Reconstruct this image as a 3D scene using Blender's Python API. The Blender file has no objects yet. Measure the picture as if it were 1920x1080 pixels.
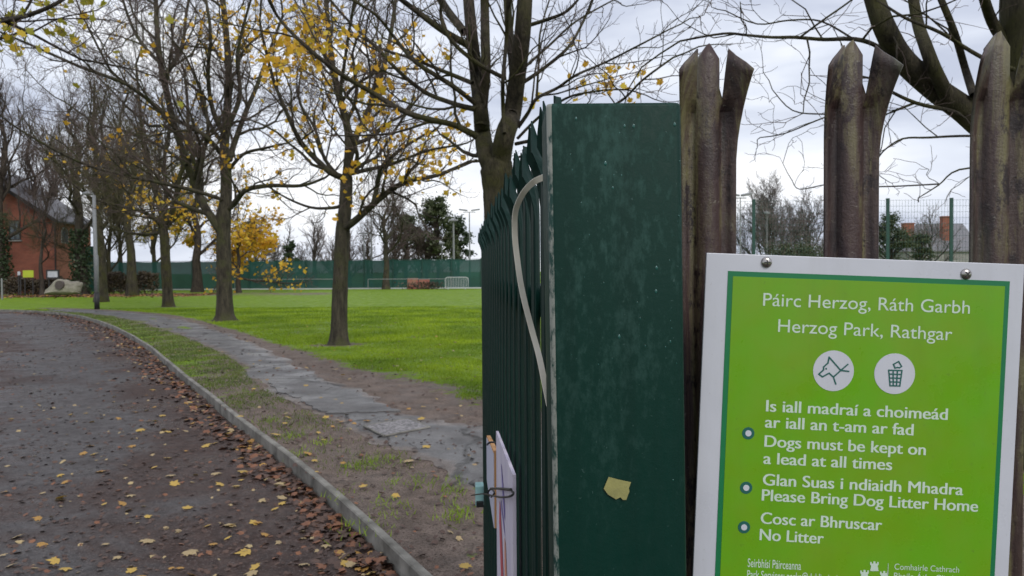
import bpy, math, random
import numpy as np
from mathutils import Matrix, Vector
R = math.radians
SC = bpy.context.scene
COL = SC.collection

# ------------------------------------------------------------------ camera
FPX = 1400.0
CAMH = 1.6
HORIZON = 508.0
ROLL = R(0.4)
PITCH = math.atan((540 - HORIZON) / FPX)
CM = Matrix.Rotation(math.pi / 2 - PITCH, 3, 'X') @ Matrix.Rotation(-ROLL, 3, 'Z')
cd = bpy.data.cameras.new('camera')
cam = bpy.data.objects.new('camera', cd)
COL.objects.link(cam)
cam.matrix_world = Matrix.Translation((0, 0, CAMH)) @ CM.to_4x4()
cd.sensor_width = 36
cd.lens = FPX / 1920 * 36
cd.clip_start = 0.05
cd.clip_end = 3000
cd.dof.use_dof = True
cd.dof.focus_distance = 0.95
cd.dof.aperture_fstop = 18
SC.camera = cam

# ------------------------------------------------------------------ light
SUN_EL, SUN_AZ = 42, 150          # azimuth clockwise from +Y (the view direction)
SC.view_settings.view_transform = 'Standard'
SC.view_settings.look = 'None'
SC.view_settings.exposure = 0.38
SC.view_settings.gamma = 1
w = bpy.data.worlds.new('World')
SC.world = w
w.use_nodes = True
nt = w.node_tree
nt.nodes.clear()
def N(t, kind, **kw):
    n = t.nodes.new(kind)
    for k, v in kw.items():
        if hasattr(n, k): setattr(n, k, v)
        else: n.inputs[k].default_value = v
    return n
wo = N(nt, 'ShaderNodeOutputWorld')
bg = N(nt, 'ShaderNodeBackground', Strength=0.1)
sky = N(nt, 'ShaderNodeTexSky', sky_type='NISHITA', sun_disc=False, sun_elevation=R(SUN_EL), sun_rotation=R(SUN_AZ))
sky.dust_density = 3
tc = N(nt, 'ShaderNodeTexCoord')
mp = N(nt, 'ShaderNodeMapping'); mp.inputs['Scale'].default_value = (1.0, 1.0, 3.6)
mp.inputs['Location'].default_value = (3.1, 0.4, 0.3)
nz = N(nt, 'ShaderNodeTexNoise', Scale=2.6, Detail=5.0, Roughness=0.5, Distortion=0.3)
cr = N(nt, 'ShaderNodeValToRGB')
cr.color_ramp.elements[0].position = 0.36; cr.color_ramp.elements[0].color = (4.7, 5.1, 6.2, 1)
cr.color_ramp.elements[1].position = 0.64; cr.color_ramp.elements[1].color = (8.9, 9.0, 9.3, 1)
e = cr.color_ramp.elements.new(0.5); e.color = (6.6, 7.0, 7.9, 1)
mx = N(nt, 'ShaderNodeMix', data_type='RGBA'); mx.inputs['Factor'].default_value = 0.93
L = nt.links.new
L(tc.outputs['Generated'], mp.inputs['Vector']); L(mp.outputs['Vector'], nz.inputs['Vector'])
L(nz.outputs['Fac'], cr.inputs['Fac'])
L(sky.outputs['Color'], mx.inputs[6]); L(cr.outputs['Color'], mx.inputs[7])
L(mx.outputs[2], bg.inputs['Color']); L(bg.outputs['Background'], wo.inputs['Surface'])
sd = bpy.data.lights.new('sun', 'SUN')
sd.energy = 1.3; sd.angle = R(25); sd.color = (1.0, 0.965, 0.91)
sun = bpy.data.objects.new('sun', sd); COL.objects.link(sun)
sv = Vector((math.sin(R(SUN_AZ)) * math.cos(R(SUN_EL)), math.cos(R(SUN_AZ)) * math.cos(R(SUN_EL)), math.sin(R(SUN_EL))))
sun.rotation_euler = sv.to_track_quat('Z', 'Y').to_euler()
sun.location = (0, 0, 30)

# ------------------------------------------------------------------ helpers
CMI = CM.transposed()
def ray(px, py):
    return CM @ Vector(((px - 960) / FPX, -(py - 540) / FPX, -1))
def gp(px, py, z=0.0):
    d = ray(px, py); t = (z - CAMH) / d.z
    return Vector((d.x * t, d.y * t, z))
def at(px, py, Y):
    d = ray(px, py); t = Y / d.y
    return Vector((d.x * t, Y, CAMH + d.z * t))
def proj(p):
    v = CMI @ (Vector(p) - Vector((0, 0, CAMH)))
    return (960 + FPX * v.x / -v.z, 540 - FPX * v.y / -v.z)
def tag(o, label=None, cat=None, group=None, kind=None):
    if label: o['label'] = label
    if cat: o['category'] = cat
    if group: o['group'] = group
    if kind: o['kind'] = kind
    return o
def empty(name, loc, label=None, cat=None, group=None):
    o = bpy.data.objects.new(name, None); COL.objects.link(o)
    o.location = loc; o.empty_display_size = 0.2
    return tag(o, label, cat, group)
def wloc(p):
    v = Vector((0, 0, 0))
    while p is not None:
        v = v + Vector(p.location); p = p.parent
    return v
def obj(name, V, F, mats, parent=None, smooth=False, mi=None, local=False):
    """V are world positions (unless local); the parents are unrotated"""
    V = np.asarray(V, dtype=np.float32).reshape(-1, 3)
    if parent is not None and not local:
        V = V - np.array(wloc(parent), dtype=np.float32)
    me = bpy.data.meshes.new(name)
    if isinstance(F, np.ndarray):
        k = F.shape[1]; nf = F.shape[0]
        me.vertices.add(len(V)); me.vertices.foreach_set('co', V.ravel())
        me.loops.add(nf * k); me.loops.foreach_set('vertex_index', F.astype(np.int32).ravel())
        me.polygons.add(nf)
        me.polygons.foreach_set('loop_start', np.arange(0, nf * k, k, dtype=np.int32))
        me.polygons.foreach_set('loop_total', np.full(nf, k, dtype=np.int32))
    else:
        me.from_pydata(V.tolist(), [], F)
    if not isinstance(mats, (list, tuple)): mats = [mats]
    for m in mats: me.materials.append(m)
    if mi is not None: me.polygons.foreach_set('material_index', np.asarray(mi, dtype=np.int32))
    if smooth: me.polygons.foreach_set('use_smooth', np.ones(len(me.polygons), dtype=bool))
    me.update(); me.validate()
    o = bpy.data.objects.new(name, me); COL.objects.link(o)
    if parent is not None: o.parent = parent
    return o
def solid(o, t, off=0):
    m = o.modifiers.new('s', 'SOLIDIFY'); m.thickness = t; m.offset = off; return o
def bevel(o, wd, seg=2):
    m = o.modifiers.new('b', 'BEVEL'); m.width = wd; m.segments = seg; m.limit_method = 'ANGLE'; return o
class MB:
    def __init__(s): s.V = []; s.F = []
    def box(s, c, d, rz=0.0):
        c = Vector(c); n = len(s.V); co, si = math.cos(rz), math.sin(rz)
        for sx, sy, sz in ((-1,-1,-1),(1,-1,-1),(1,1,-1),(-1,1,-1),(-1,-1,1),(1,-1,1),(1,1,1),(-1,1,1)):
            x, y = sx * d[0] / 2, sy * d[1] / 2
            s.V.append((c.x + x * co - y * si, c.y + x * si + y * co, c.z + sz * d[2] / 2))
        s.F += [[n+i for i in f] for f in ((3,2,1,0),(4,5,6,7),(0,1,5,4),(1,2,6,5),(2,3,7,6),(3,0,4,7))]
        return s
    def bar(s, a, b, wx, wy=None):
        a, b = Vector(a), Vector(b); wy = wy or wx
        d = (b - a).normalized(); u = d.cross(Vector((0, 0, 1)))
        if u.length < 1e-3: u = Vector((1, 0, 0))
        u.normalize(); v = d.cross(u); n = len(s.V)
        for p in (a, b):
            for i, j in ((-1,-1),(1,-1),(1,1),(-1,1)): s.V.append(tuple(p + u * (i * wx / 2) + v * (j * wy / 2)))
        s.F += [[n+i for i in f] for f in ((0,1,2,3),(7,6,5,4),(0,4,5,1),(1,5,6,2),(2,6,7,3),(3,7,4,0))]
        return s
    def tube(s, pts, rad, k=8, cap=True):
        pts = [Vector(p) for p in pts]
        if not hasattr(rad, '__len__'): rad = [rad] * len(pts)
        n = len(s.V); m = len(pts)
        u = None
        for i, p in enumerate(pts):
            t = (pts[min(i+1, m-1)] - pts[max(i-1, 0)]).normalized()
            if u is None:
                u = t.cross(Vector((0, 0, 1)))
                if u.length < 1e-3: u = Vector((1, 0, 0))
            u = (u - t * u.dot(t)).normalized(); v = t.cross(u)
            for j in range(k):
                a = 2 * math.pi * j / k
                s.V.append(tuple(p + (u * math.cos(a) + v * math.sin(a)) * rad[i]))
        for i in range(m-1):
            for j in range(k):
                j2 = (j+1) % k
                s.F.append([n+i*k+j, n+i*k+j2, n+(i+1)*k+j2, n+(i+1)*k+j])
        if cap:
            s.F.append([n+j for j in range(k)][::-1]); s.F.append([n+(m-1)*k+j for j in range(k)])
        return s
    def prism(s, poly, a, b):
        """polygon (list of 3d points) extruded by vector b-a"""
        n = len(s.V); k = len(poly); d = Vector(b) - Vector(a)
        for p in poly: s.V.append(tuple(Vector(p)))
        for p in poly: s.V.append(tuple(Vector(p) + d))
        s.F.append([n+i for i in range(k)]); s.F.append([n+k+i for i in range(k)][::-1])
        for i in range(k): s.F.append([n+i, n+(i+1) % k, n+k+(i+1) % k, n+k+i][::-1])
        return s
    def build(s, name, m, parent=None, smooth=False, local=False): return obj(name, s.V, s.F, m, parent, smooth, local=local)

# ------------------------------------------------------------------ materials
def new_mat(name):
    m = bpy.data.materials.new(name); m.use_nodes = True
    t = m.node_tree; b = t.nodes['Principled BSDF']
    return m, t, b
def mixc(t, fac, a, b, blend='MIX'):
    n = t.nodes.new('ShaderNodeMix'); n.data_type = 'RGBA'; n.blend_type = blend
    for sock, v in ((n.inputs['Factor'], fac), (n.inputs[6], a), (n.inputs[7], b)):
        if isinstance(v, (int, float)): sock.default_value = v
        elif isinstance(v, tuple): sock.default_value = (*v, 1) if len(v) == 3 else v
        else: t.links.new(v, sock)
    return n.outputs[2]
def noise(t, scale, detail=4, rough=0.55, stretch=None, coord='Object', dist=0.0):
    tc = t.nodes.new('ShaderNodeTexCoord'); n = t.nodes.new('ShaderNodeTexNoise')
    n.inputs['Scale'].default_value = scale; n.inputs['Detail'].default_value = detail
    n.inputs['Roughness'].default_value = rough; n.inputs['Distortion'].default_value = dist
    src = tc.outputs[coord]
    if stretch:
        mp = t.nodes.new('ShaderNodeMapping'); mp.inputs['Scale'].default_value = stretch
        t.links.new(src, mp.inputs['Vector']); src = mp.outputs['Vector']
    t.links.new(src, n.inputs['Vector'])
    return n.outputs['Fac']
def ramp(t, fac, p0, p1, c0=(0, 0, 0), c1=(1, 1, 1), mid=None):
    r = t.nodes.new('ShaderNodeValToRGB')
    r.color_ramp.elements[0].position = p0; r.color_ramp.elements[0].color = (*c0, 1)
    r.color_ramp.elements[1].position = p1; r.color_ramp.elements[1].color = (*c1, 1)
    if mid:
        e = r.color_ramp.elements.new(mid[0]); e.color = (*mid[1], 1)
    t.links.new(fac, r.inputs['Fac'])
    return r.outputs['Color']
def math_(t, op, a, b=None, clamp=False):
    n = t.nodes.new('ShaderNodeMath'); n.operation = op; n.use_clamp = clamp
    for s, v in zip(n.inputs, (a, b)):
        if v is None: continue
        if isinstance(v, (int, float)): s.default_value = v
        else: t.links.new(v, s)
    return n.outputs[0]
def attr(t, name):
    a = t.nodes.new('ShaderNodeAttribute'); a.attribute_name = name; return a.outputs['Fac']
def bump(t, b, h, strength=0.4, dist=0.01):
    n = t.nodes.new('ShaderNodeBump'); n.inputs['Strength'].default_value = strength
    n.inputs['Distance'].default_value = dist
    t.links.new(h, n.inputs['Height']); t.links.new(n.outputs['Normal'], b.inputs['Normal'])
def simple(name, c1, c2=None, rough=0.7, scale=8, p=(0.35, 0.65), stretch=None, bmp=0.0, bd=0.005, metal=0.0, spec=None, detail=5, bscale=None):
    m, t, b = new_mat(name)
    b.inputs['Roughness'].default_value = rough; b.inputs['Metallic'].default_value = metal
    if spec is not None: b.inputs['Specular IOR Level'].default_value = spec
    if c2 is None: c2 = tuple(c * 0.75 for c in c1)
    nz = noise(t, scale, detail, 0.6, stretch)
    t.links.new(ramp(t, nz, p[0], p[1], c1, c2), b.inputs['Base Color'])
    if bmp:
        h = noise(t, bscale or scale * 3, 5, 0.65, stretch)
        bump(t, b, h, bmp, bd)
    return m
def leafmat(name, c1, c2, trans=0.35, scale=9.0):
    m, t, b = new_mat(name)
    b.inputs['Roughness'].default_value = 0.6
    nz = noise(t, scale, 2, 0.5)
    c = ramp(t, nz, 0.35, 0.65, c1, c2)
    t.links.new(c, b.inputs['Base Color'])
    tr = t.nodes.new('ShaderNodeBsdfTranslucent'); t.links.new(c, tr.inputs['Color'])
    mx = t.nodes.new('ShaderNodeMixShader'); mx.inputs[0].default_value = trans
    t.links.new(b.outputs[0], mx.inputs[1]); t.links.new(tr.outputs[0], mx.inputs[2])
    t.links.new(mx.outputs[0], t.nodes['Material Output'].inputs['Surface'])
    return m
M = {}
def bark(name, c1, c2, moss=None, mp=(0.5, 0.65)):
    m, t, b = new_mat(name)
    b.inputs['Roughness'].default_value = 0.9; b.inputs['Specular IOR Level'].default_value = 0.2
    nz = noise(t, 9, 6, 0.65, (1, 1, 0.25)); c = ramp(t, nz, 0.35, 0.68, c1, c2)
    if moss:
        c = mixc(t, ramp(t, noise(t, 1.8, 5, 0.6), mp[0], mp[1]), c, moss)
    c = mixc(t, math_(t, 'MULTIPLY', ramp(t, noise(t, 34, 7, 0.8, (1, 1, 0.2)), 0.52, 0.62), 0.65), c, tuple(x * .6 for x in c1))
    t.links.new(c, b.inputs['Base Color'])
    c2_ = noise(t, 30, 7, 0.75, (1, 1, 0.16))
    bump(t, b, math_(t, 'ADD', noise(t, 22, 6, 0.7, (1, 1, 0.3)), c2_), 1.0, 0.035)
    return m
M['bark'] = bark('bark', (0.028, 0.024, 0.019), (0.10, 0.087, 0.062), (0.07, 0.072, 0.032))
M['bark_moss'] = bark('mossy_bark', (0.02, 0.017, 0.014), (0.095, 0.08, 0.056), (0.062, 0.06, 0.022), (0.46, 0.62))
M['bark_dark'] = bark('dark_bark', (0.03, 0.025, 0.022), (0.085, 0.07, 0.055))
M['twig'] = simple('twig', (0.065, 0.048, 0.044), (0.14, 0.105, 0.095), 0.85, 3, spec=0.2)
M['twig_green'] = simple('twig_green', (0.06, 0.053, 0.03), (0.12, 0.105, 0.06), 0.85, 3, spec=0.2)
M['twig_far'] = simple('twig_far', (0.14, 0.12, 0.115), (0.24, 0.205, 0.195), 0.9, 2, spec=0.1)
M['leaf_gold'] = leafmat('gold_leaf', (0.76, 0.47, 0.04), (0.66, 0.35, 0.03), 0.45, 3)
M['leaf_yellow'] = leafmat('yellow_leaf', (0.70, 0.52, 0.05), (0.62, 0.38, 0.03), 0.45, 3)
M['leaf_lime'] = leafmat('lime_leaf', (0.30, 0.30, 0.03), (0.42, 0.34, 0.04), 0.4, 3)
M['ivy'] = leafmat('ivy_leaf', (0.018, 0.035, 0.012), (0.035, 0.06, 0.02), 0.1, 4)
M['evergreen'] = leafmat('evergreen_leaf', (0.035, 0.05, 0.02), (0.07, 0.085, 0.03), 0.1, 2)
M['hedge'] = leafmat('hedge_leaf', (0.05, 0.035, 0.025), (0.08, 0.06, 0.03), 0.1, 2)
M['plant'] = leafmat('plant_leaf', (0.06, 0.16, 0.03), (0.10, 0.22, 0.04), 0.2, 4)
M['lf'] = [leafmat('fallen_yellow', (0.55, 0.38, 0.08), (0.40, 0.25, 0.06), 0.15, 14),
           leafmat('fallen_gold', (0.46, 0.26, 0.06), (0.30, 0.16, 0.045), 0.15, 14),
           leafmat('fallen_pale', (0.42, 0.32, 0.16), (0.30, 0.22, 0.12), 0.1, 14),
           leafmat('fallen_brown', (0.15, 0.06, 0.032), (0.22, 0.095, 0.045), 0.05, 14),
           leafmat('fallen_dark', (0.05, 0.028, 0.022), (0.09, 0.05, 0.035), 0.0, 14)]

def ground_mat():
    m, t, b = new_mat('lawn_and_mud'); b.inputs['Specular IOR Level'].default_value = 0.15
    mud = attr(t, 'mud')
    n1 = noise(t, 1.3, 6, 0.65); n2 = noise(t, 7, 5, 0.7)
    f = math_(t, 'ADD', mud, math_(t, 'MULTIPLY', math_(t, 'SUBTRACT', n1, 0.5), 1.3))
    f = math_(t, 'ADD', f, math_(t, 'MULTIPLY', math_(t, 'SUBTRACT', n2, 0.5), 1.7))
    f = ramp(t, f, 0.42, 0.58)
    g = ramp(t, noise(t, 0.6, 6, 0.7), 0.3, 0.72, (0.155, 0.25, 0.008), (0.26, 0.375, 0.010))
    g = mixc(t, ramp(t, noise(t, 24, 5, 0.8), 0.38, 0.62), g, (0.075, 0.15, 0.010))
    g = mixc(t, ramp(t, noise(t, 2.2, 5, 0.6), 0.6, 0.75), g, (0.17, 0.16, 0.05))
    d = ramp(t, noise(t, 5, 8, 0.75), 0.32, 0.7, (0.085, 0.063, 0.05), (0.30, 0.235, 0.20))
    d = mixc(t, ramp(t, noise(t, 60, 3, 0.7), 0.5, 0.66), d, (0.05, 0.038, 0.03))
    t.links.new(mixc(t, f, g, d), b.inputs['Base Color'])
    rr = ramp(t, noise(t, 2.5, 4, 0.6), 0.4, 0.6, (0.5,)*3, (0.9,)*3)
    t.links.new(rr, b.inputs['Roughness'])
    bump(t, b, math_(t, 'ADD', noise(t, 14, 8, 0.8), noise(t, 70, 3, 0.7)), 0.9, 0.025)
    return m
M['ground'] = ground_mat()
def drive_mat():
    m, t, b = new_mat('wet_drive'); b.inputs['Specular IOR Level'].default_value = 0.22
    br = attr(t, 'brown')
    n1 = noise(t, 0.55, 6, 0.65, dist=0.6)
    f = math_(t, 'ADD', br, math_(t, 'MULTIPLY', math_(t, 'SUBTRACT', n1, 0.5), 2.2))
    f = ramp(t, f, 0.32, 0.62)
    g = ramp(t, noise(t, 9, 8, 0.8), 0.35, 0.68, (0.038, 0.035, 0.035), (0.12, 0.112, 0.113))
    d = ramp(t, noise(t, 11, 8, 0.8), 0.35, 0.68, (0.019, 0.011, 0.009), (0.088, 0.054, 0.044))
    c = mixc(t, f, g, d)
    c = mixc(t, math_(t, 'MULTIPLY', ramp(t, noise(t, 1.7, 7, 0.75, dist=0.8), 0.56, 0.68), 0.6), c, (0.03, 0.019, 0.016))
    c = mixc(t, ramp(t, noise(t, 85, 3, 0.8), 0.55, 0.72), c, (0.23, 0.2, 0.19))
    c = mixc(t, ramp(t, noise(t, 38, 4, 0.8), 0.56, 0.66), c, (0.03, 0.02, 0.02))
    t.links.new(c, b.inputs['Base Color'])
    rr = ramp(t, noise(t, 0.8, 6, 0.7), 0.40, 0.58, (0.24,)*3, (0.72,)*3)
    t.links.new(rr, b.inputs['Roughness'])
    bump(t, b, math_(t, 'ADD', noise(t, 26, 8, 0.85), noise(t, 110, 3, 0.8)), 0.75, 0.012)
    return m
M['drive'] = drive_mat()
def path_mat():
    m, t, b = new_mat('worn_path'); b.inputs['Specular IOR Level'].default_value = 0.3
    ed = attr(t, 'edge')
    f = math_(t, 'ADD', ed, math_(t, 'MULTIPLY', math_(t, 'SUBTRACT', noise(t, 2.2, 7, 0.7), 0.5), 1.6))
    f = ramp(t, f, 0.45, 0.75)
    g = ramp(t, noise(t, 1.7, 8, 0.7), 0.3, 0.7, (0.075, 0.073, 0.072), (0.185, 0.178, 0.176))
    g = mixc(t, ramp(t, noise(t, 70, 3, 0.8), 0.5, 0.7), g, (0.06, 0.06, 0.062))
    d = ramp(t, noise(t, 6, 8, 0.75), 0.32, 0.7, (0.07, 0.055, 0.047), (0.2, 0.165, 0.145))
    vo = t.nodes.new('ShaderNodeTexVoronoi'); vo.feature = 'DISTANCE_TO_EDGE'; vo.inputs['Scale'].default_value = 0.33
    vo.inputs['Randomness'].default_value = 1.0
    tcn = t.nodes.new('ShaderNodeTexCoord'); nn = t.nodes.new('ShaderNodeTexNoise'); nn.inputs['Scale'].default_value = 2.5
    nn.inputs['Detail'].default_value = 6
    t.links.new(tcn.outputs['Object'], nn.inputs['Vector'])
    va = t.nodes.new('ShaderNodeVectorMath'); va.operation = 'MULTIPLY_ADD'
    va.inputs[1].default_value = (0.5, 0.5, 0)
    t.links.new(nn.outputs['Color'], va.inputs[0]); t.links.new(tcn.outputs['Object'], va.inputs[2])
    t.links.new(va.outputs[0], vo.inputs['Vector'])
    crk = ramp(t, vo.outputs['Distance'], 0.003, 0.012, (1, 1, 1), (0, 0, 0))
    c = mixc(t, f, g, d)
    c = mixc(t, math_(t, 'MULTIPLY', crk, 0.75), c, (0.022, 0.02, 0.017))
    t.links.new(c, b.inputs['Base Color'])
    rr = ramp(t, noise(t, 1.3, 5, 0.6), 0.42, 0.6, (0.3,)*3, (0.7,)*3)
    t.links.new(rr, b.inputs['Roughness'])
    h = math_(t, 'SUBTRACT', noise(t, 40, 6, 0.8), math_(t, 'MULTIPLY', crk, 1.0))
    bump(t, b, h, 0.6, 0.012)
    return m
M['path'] = path_mat()
M['cover'] = simple('rough_metal_cover', (0.06, 0.056, 0.056), (0.28, 0.26, 0.265), 0.45, 38, (0.42, 0.6), bmp=0.8, bd=0.006, bscale=40)
M['kerb'] = simple('weathered_edging', (0.07, 0.066, 0.055), (0.27, 0.258, 0.23), 0.85, 5, (0.3, 0.7), bmp=0.5, bd=0.004, bscale=60, detail=8)
M['grass'] = leafmat('grass_blade', (0.135, 0.225, 0.008), (0.29, 0.40, 0.010), 0.3, 0.55)

M['grass_dull'] = leafmat('dull_grass_blade', (0.075, 0.115, 0.018), (0.13, 0.165, 0.03), 0.2, 1.5)
def green_paint(name, base=(0.001, 0.025, 0.018), haze=(0.022, 0.062, 0.052), hz=(0.52, 0.75), rough=(0.28, 0.6)):
    m, t, b = new_mat(name)
    n1 = noise(t, 9, 8, 0.75, (1, 1, 0.35)); n2 = noise(t, 120, 4, 0.7, (1, 1, 0.5))
    f = math_(t, 'ADD', math_(t, 'MULTIPLY', n1, 0.62), math_(t, 'MULTIPLY', n2, 0.42))
    fr = ramp(t, f, hz[0], hz[1])
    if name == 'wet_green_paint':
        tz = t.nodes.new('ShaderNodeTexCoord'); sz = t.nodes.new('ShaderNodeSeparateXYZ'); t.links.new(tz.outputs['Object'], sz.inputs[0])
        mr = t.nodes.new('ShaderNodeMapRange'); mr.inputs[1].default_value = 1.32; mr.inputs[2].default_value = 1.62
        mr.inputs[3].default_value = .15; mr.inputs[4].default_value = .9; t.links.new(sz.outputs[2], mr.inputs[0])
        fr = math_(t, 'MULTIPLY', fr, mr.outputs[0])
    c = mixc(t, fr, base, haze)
    st = noise(t, 30, 5, 0.6, (1, 1, 0.03))
    c = mixc(t, math_(t, 'MULTIPLY', ramp(t, st, 0.5, 0.75), 0.35), c, tuple(x * 0.45 for x in base))
    n3 = noise(t, 230, 2, 0.5)
    c = mixc(t, math_(t, 'MULTIPLY', ramp(t, n3, 0.73, 0.76), 0.3), c, (0.08, 0.14, 0.13))
    t.links.new(c, b.inputs['Base Color'])
    b.inputs['Specular IOR Level'].default_value = 0.2
    t.links.new(ramp(t, f, 0.4, 0.65, (rough[0],)*3, (rough[1],)*3), b.inputs['Roughness'])
    bump(t, b, math_(t, 'ADD', noise(t, 160, 4, 0.7), n1), 0.18, 0.0015)
    return m
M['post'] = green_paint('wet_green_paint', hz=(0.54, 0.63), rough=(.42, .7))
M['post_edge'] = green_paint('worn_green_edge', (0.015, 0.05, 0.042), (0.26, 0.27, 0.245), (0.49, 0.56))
M['gate'] = green_paint('gate_green_paint', (0.0015, 0.019, 0.015), (0.007, 0.036, 0.030), (0.55, 0.8), (0.42, 0.6))
def rust_mat():
    m, t, b = new_mat('weathered_pale')
    n1 = noise(t, 26, 8, 0.7, (1, 1, 0.13), dist=0.5)
    c = ramp(t, n1, 0.40, 0.62, (0.024, 0.012, 0.013), (0.15, 0.135, 0.06), (0.5, (0.058, 0.034, 0.03)))
    n2 = noise(t, 34, 8, 0.8, (1, 1, 0.5))
    c = mixc(t, ramp(t, n2, 0.52, 0.58), c, (0.018, 0.009, 0.01))
    n4 = noise(t, 17, 5, 0.7, (1, 1, 0.12))
    c = mixc(t, math_(t, 'MULTIPLY', ramp(t, n4, 0.55, 0.72), 0.5), c, (0.11, 0.125, 0.085))
    tc = t.nodes.new('ShaderNodeTexCoord'); sp = t.nodes.new('ShaderNodeSeparateXYZ'); t.links.new(tc.outputs['Object'], sp.inputs[0])
    pid = math_(t, 'ROUND', math_(t, 'DIVIDE', sp.outputs[0], 3.1))
    lx = math_(t, 'ABSOLUTE', math_(t, 'SUBTRACT', sp.outputs[0], math_(t, 'MULTIPLY', pid, 3.1)))
    band = math_(t, 'SUBTRACT', 1.0, math_(t, 'MULTIPLY', math_(t, 'SUBTRACT', lx, 0.007), 220.0, True), True)
    wv = ramp(t, noise(t, 12, 5, 0.7, (1, 1, 0.35)), 0.32, 0.58, (1, 1, 1), (0.15, 0.15, 0.15))
    # the centre fold has weathered to maroon rust on the first two palings
    on = math_(t, 'LESS_THAN', pid, 1.5)
    c = mixc(t, math_(t, 'MULTIPLY', math_(t, 'MULTIPLY', band, wv), math_(t, 'ADD', math_(t, 'MULTIPLY', on, 0.6), 0.3)), c, (0.042, 0.018, 0.019))
    n5 = noise(t, 55, 7, 0.8, (1, 1, 0.6))
    c = mixc(t, math_(t, 'MULTIPLY', ramp(t, n5, 0.60, 0.66), 0.9), c, (0.028, 0.008, 0.010))
    n6 = noise(t, 75, 7, 0.85)
    c = mixc(t, math_(t, 'MULTIPLY', ramp(t, n6, 0.62, 0.70), 0.5), c, (0.20, 0.19, 0.16))
    n3 = noise(t, 150, 4, 0.8)
    c = mixc(t, math_(t, 'MULTIPLY', ramp(t, n3, 0.62, 0.7), 0.5), c, (0.22, 0.2, 0.16))
    t.links.new(c, b.inputs['Base Color'])
    b.inputs['Roughness'].default_value = 0.42
    bump(t, b, math_(t, 'ADD', n2, noise(t, 190, 4, 0.8)), 0.45, 0.002)
    return m
M['rust'] = rust_mat()
M['white_sign'] = simple('sign_white', (0.53, 0.54, 0.60), (0.47, 0.48, 0.54), 0.35, 6)
M['sign_green'] = simple('sign_green', (0.115, 0.33, 0.007), (0.15, 0.29, 0.007), 0.4, 9, (0.35, 0.65))
def grime(m, amt=.35, col=(0.12, 0.13, 0.09)):
    t = m.node_tree; b = t.nodes['Principled BSDF']; src = b.inputs['Base Color'].links[0].from_socket
    c = mixc(t, math_(t, 'MULTIPLY', ramp(t, noise(t, 160, 3, 0.6), 0.66, 0.72), amt), src, col)
    c = mixc(t, math_(t, 'MULTIPLY', ramp(t, noise(t, 14, 6, 0.7, (1, 1, 0.12)), 0.52, 0.75), amt * .6), c, col)
    t.links.new(c, b.inputs['Base Color'])
    t.links.new(ramp(t, noise(t, 10, 5, 0.7), 0.35, 0.65, (0.22,)*3, (0.5,)*3), b.inputs['Roughness'])
grime(M['white_sign'], .3, (0.25, 0.24, 0.22)); grime(M['sign_green'], .35, (0.08, 0.15, 0.02))
M['sign_dark'] = simple('sign_dark_green', (0.006, 0.17, 0.055), (0.006, 0.14, 0.055), 0.4, 6)
M['sign_icon'] = simple('sign_icon_green', (0.008, 0.10, 0.085), (0.006, 0.085, 0.075), 0.5, 6)
M['sign_text'] = simple('sign_lettering', (0.52, 0.62, 0.53), (0.47, 0.58, 0.49), 0.5, 6)
M['steel'] = simple('steel', (0.45, 0.43, 0.42), (0.3, 0.28, 0.27), 0.28, 60, metal=1.0)
M['slot'] = simple('screw_recess', (0.03, 0.03, 0.03), rough=0.7)
M['galv'] = simple('galvanised', (0.25, 0.255, 0.265), (0.17, 0.175, 0.185), 0.55, 20)
M['galv_light'] = simple('galvanised_light', (0.5, 0.51, 0.53), (0.4, 0.41, 0.43), 0.5, 20)
M['black'] = simple('black_plastic', (0.008, 0.008, 0.009), rough=0.4)
M['black_paint'] = simple('black_paint', (0.01, 0.01, 0.012), (0.03, 0.03, 0.03), 0.6, 9)
M['strap'] = simple('white_strap', (0.85, 0.80, 0.70), (0.75, 0.69, 0.58), 0.45, 40)
M['tape'] = simple('tape', (0.30, 0.28, 0.10), (0.22, 0.21, 0.08), 0.5, 60, bmp=0.4, bd=0.001)
M['ply'] = simple('plywood_edge', (0.55, 0.30, 0.13), (0.42, 0.21, 0.08), 0.7, 60, stretch=(1, 1, 0.1))
M['board_white'] = simple('board_white', (0.50, 0.50, 0.60), (0.42, 0.43, 0.55), 0.6, 18, stretch=(1, 1, 0.3))
M['pale_teal'] = simple('pale_teal_paint', (0.25, 0.42, 0.42), (0.18, 0.34, 0.34), 0.5, 30)
def placard_mat():
    m, t, b = new_mat('placard')
    c = ramp(t, noise(t, 16, 4, 0.6, (1, 1, 0.25)), 0.35, 0.65, (0.60, 0.55, 0.64), (0.50, 0.45, 0.57))
    t.links.new(c, b.inputs['Base Color']); b.inputs['Roughness'].default_value = 0.6
    return m
M['placard'] = placard_mat()
M['red_paint'] = simple('red_ink', (0.50, 0.05, 0.07), (0.40, 0.10, 0.12), 0.6, 30)
M['orange_paint'] = simple('orange_ink', (0.60, 0.20, 0.12), (0.55, 0.30, 0.22), 0.6, 30)
M['blue_paint'] = simple('blue_ink', (0.15, 0.11, 0.38), (0.24, 0.2, 0.42), 0.6, 30)
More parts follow.
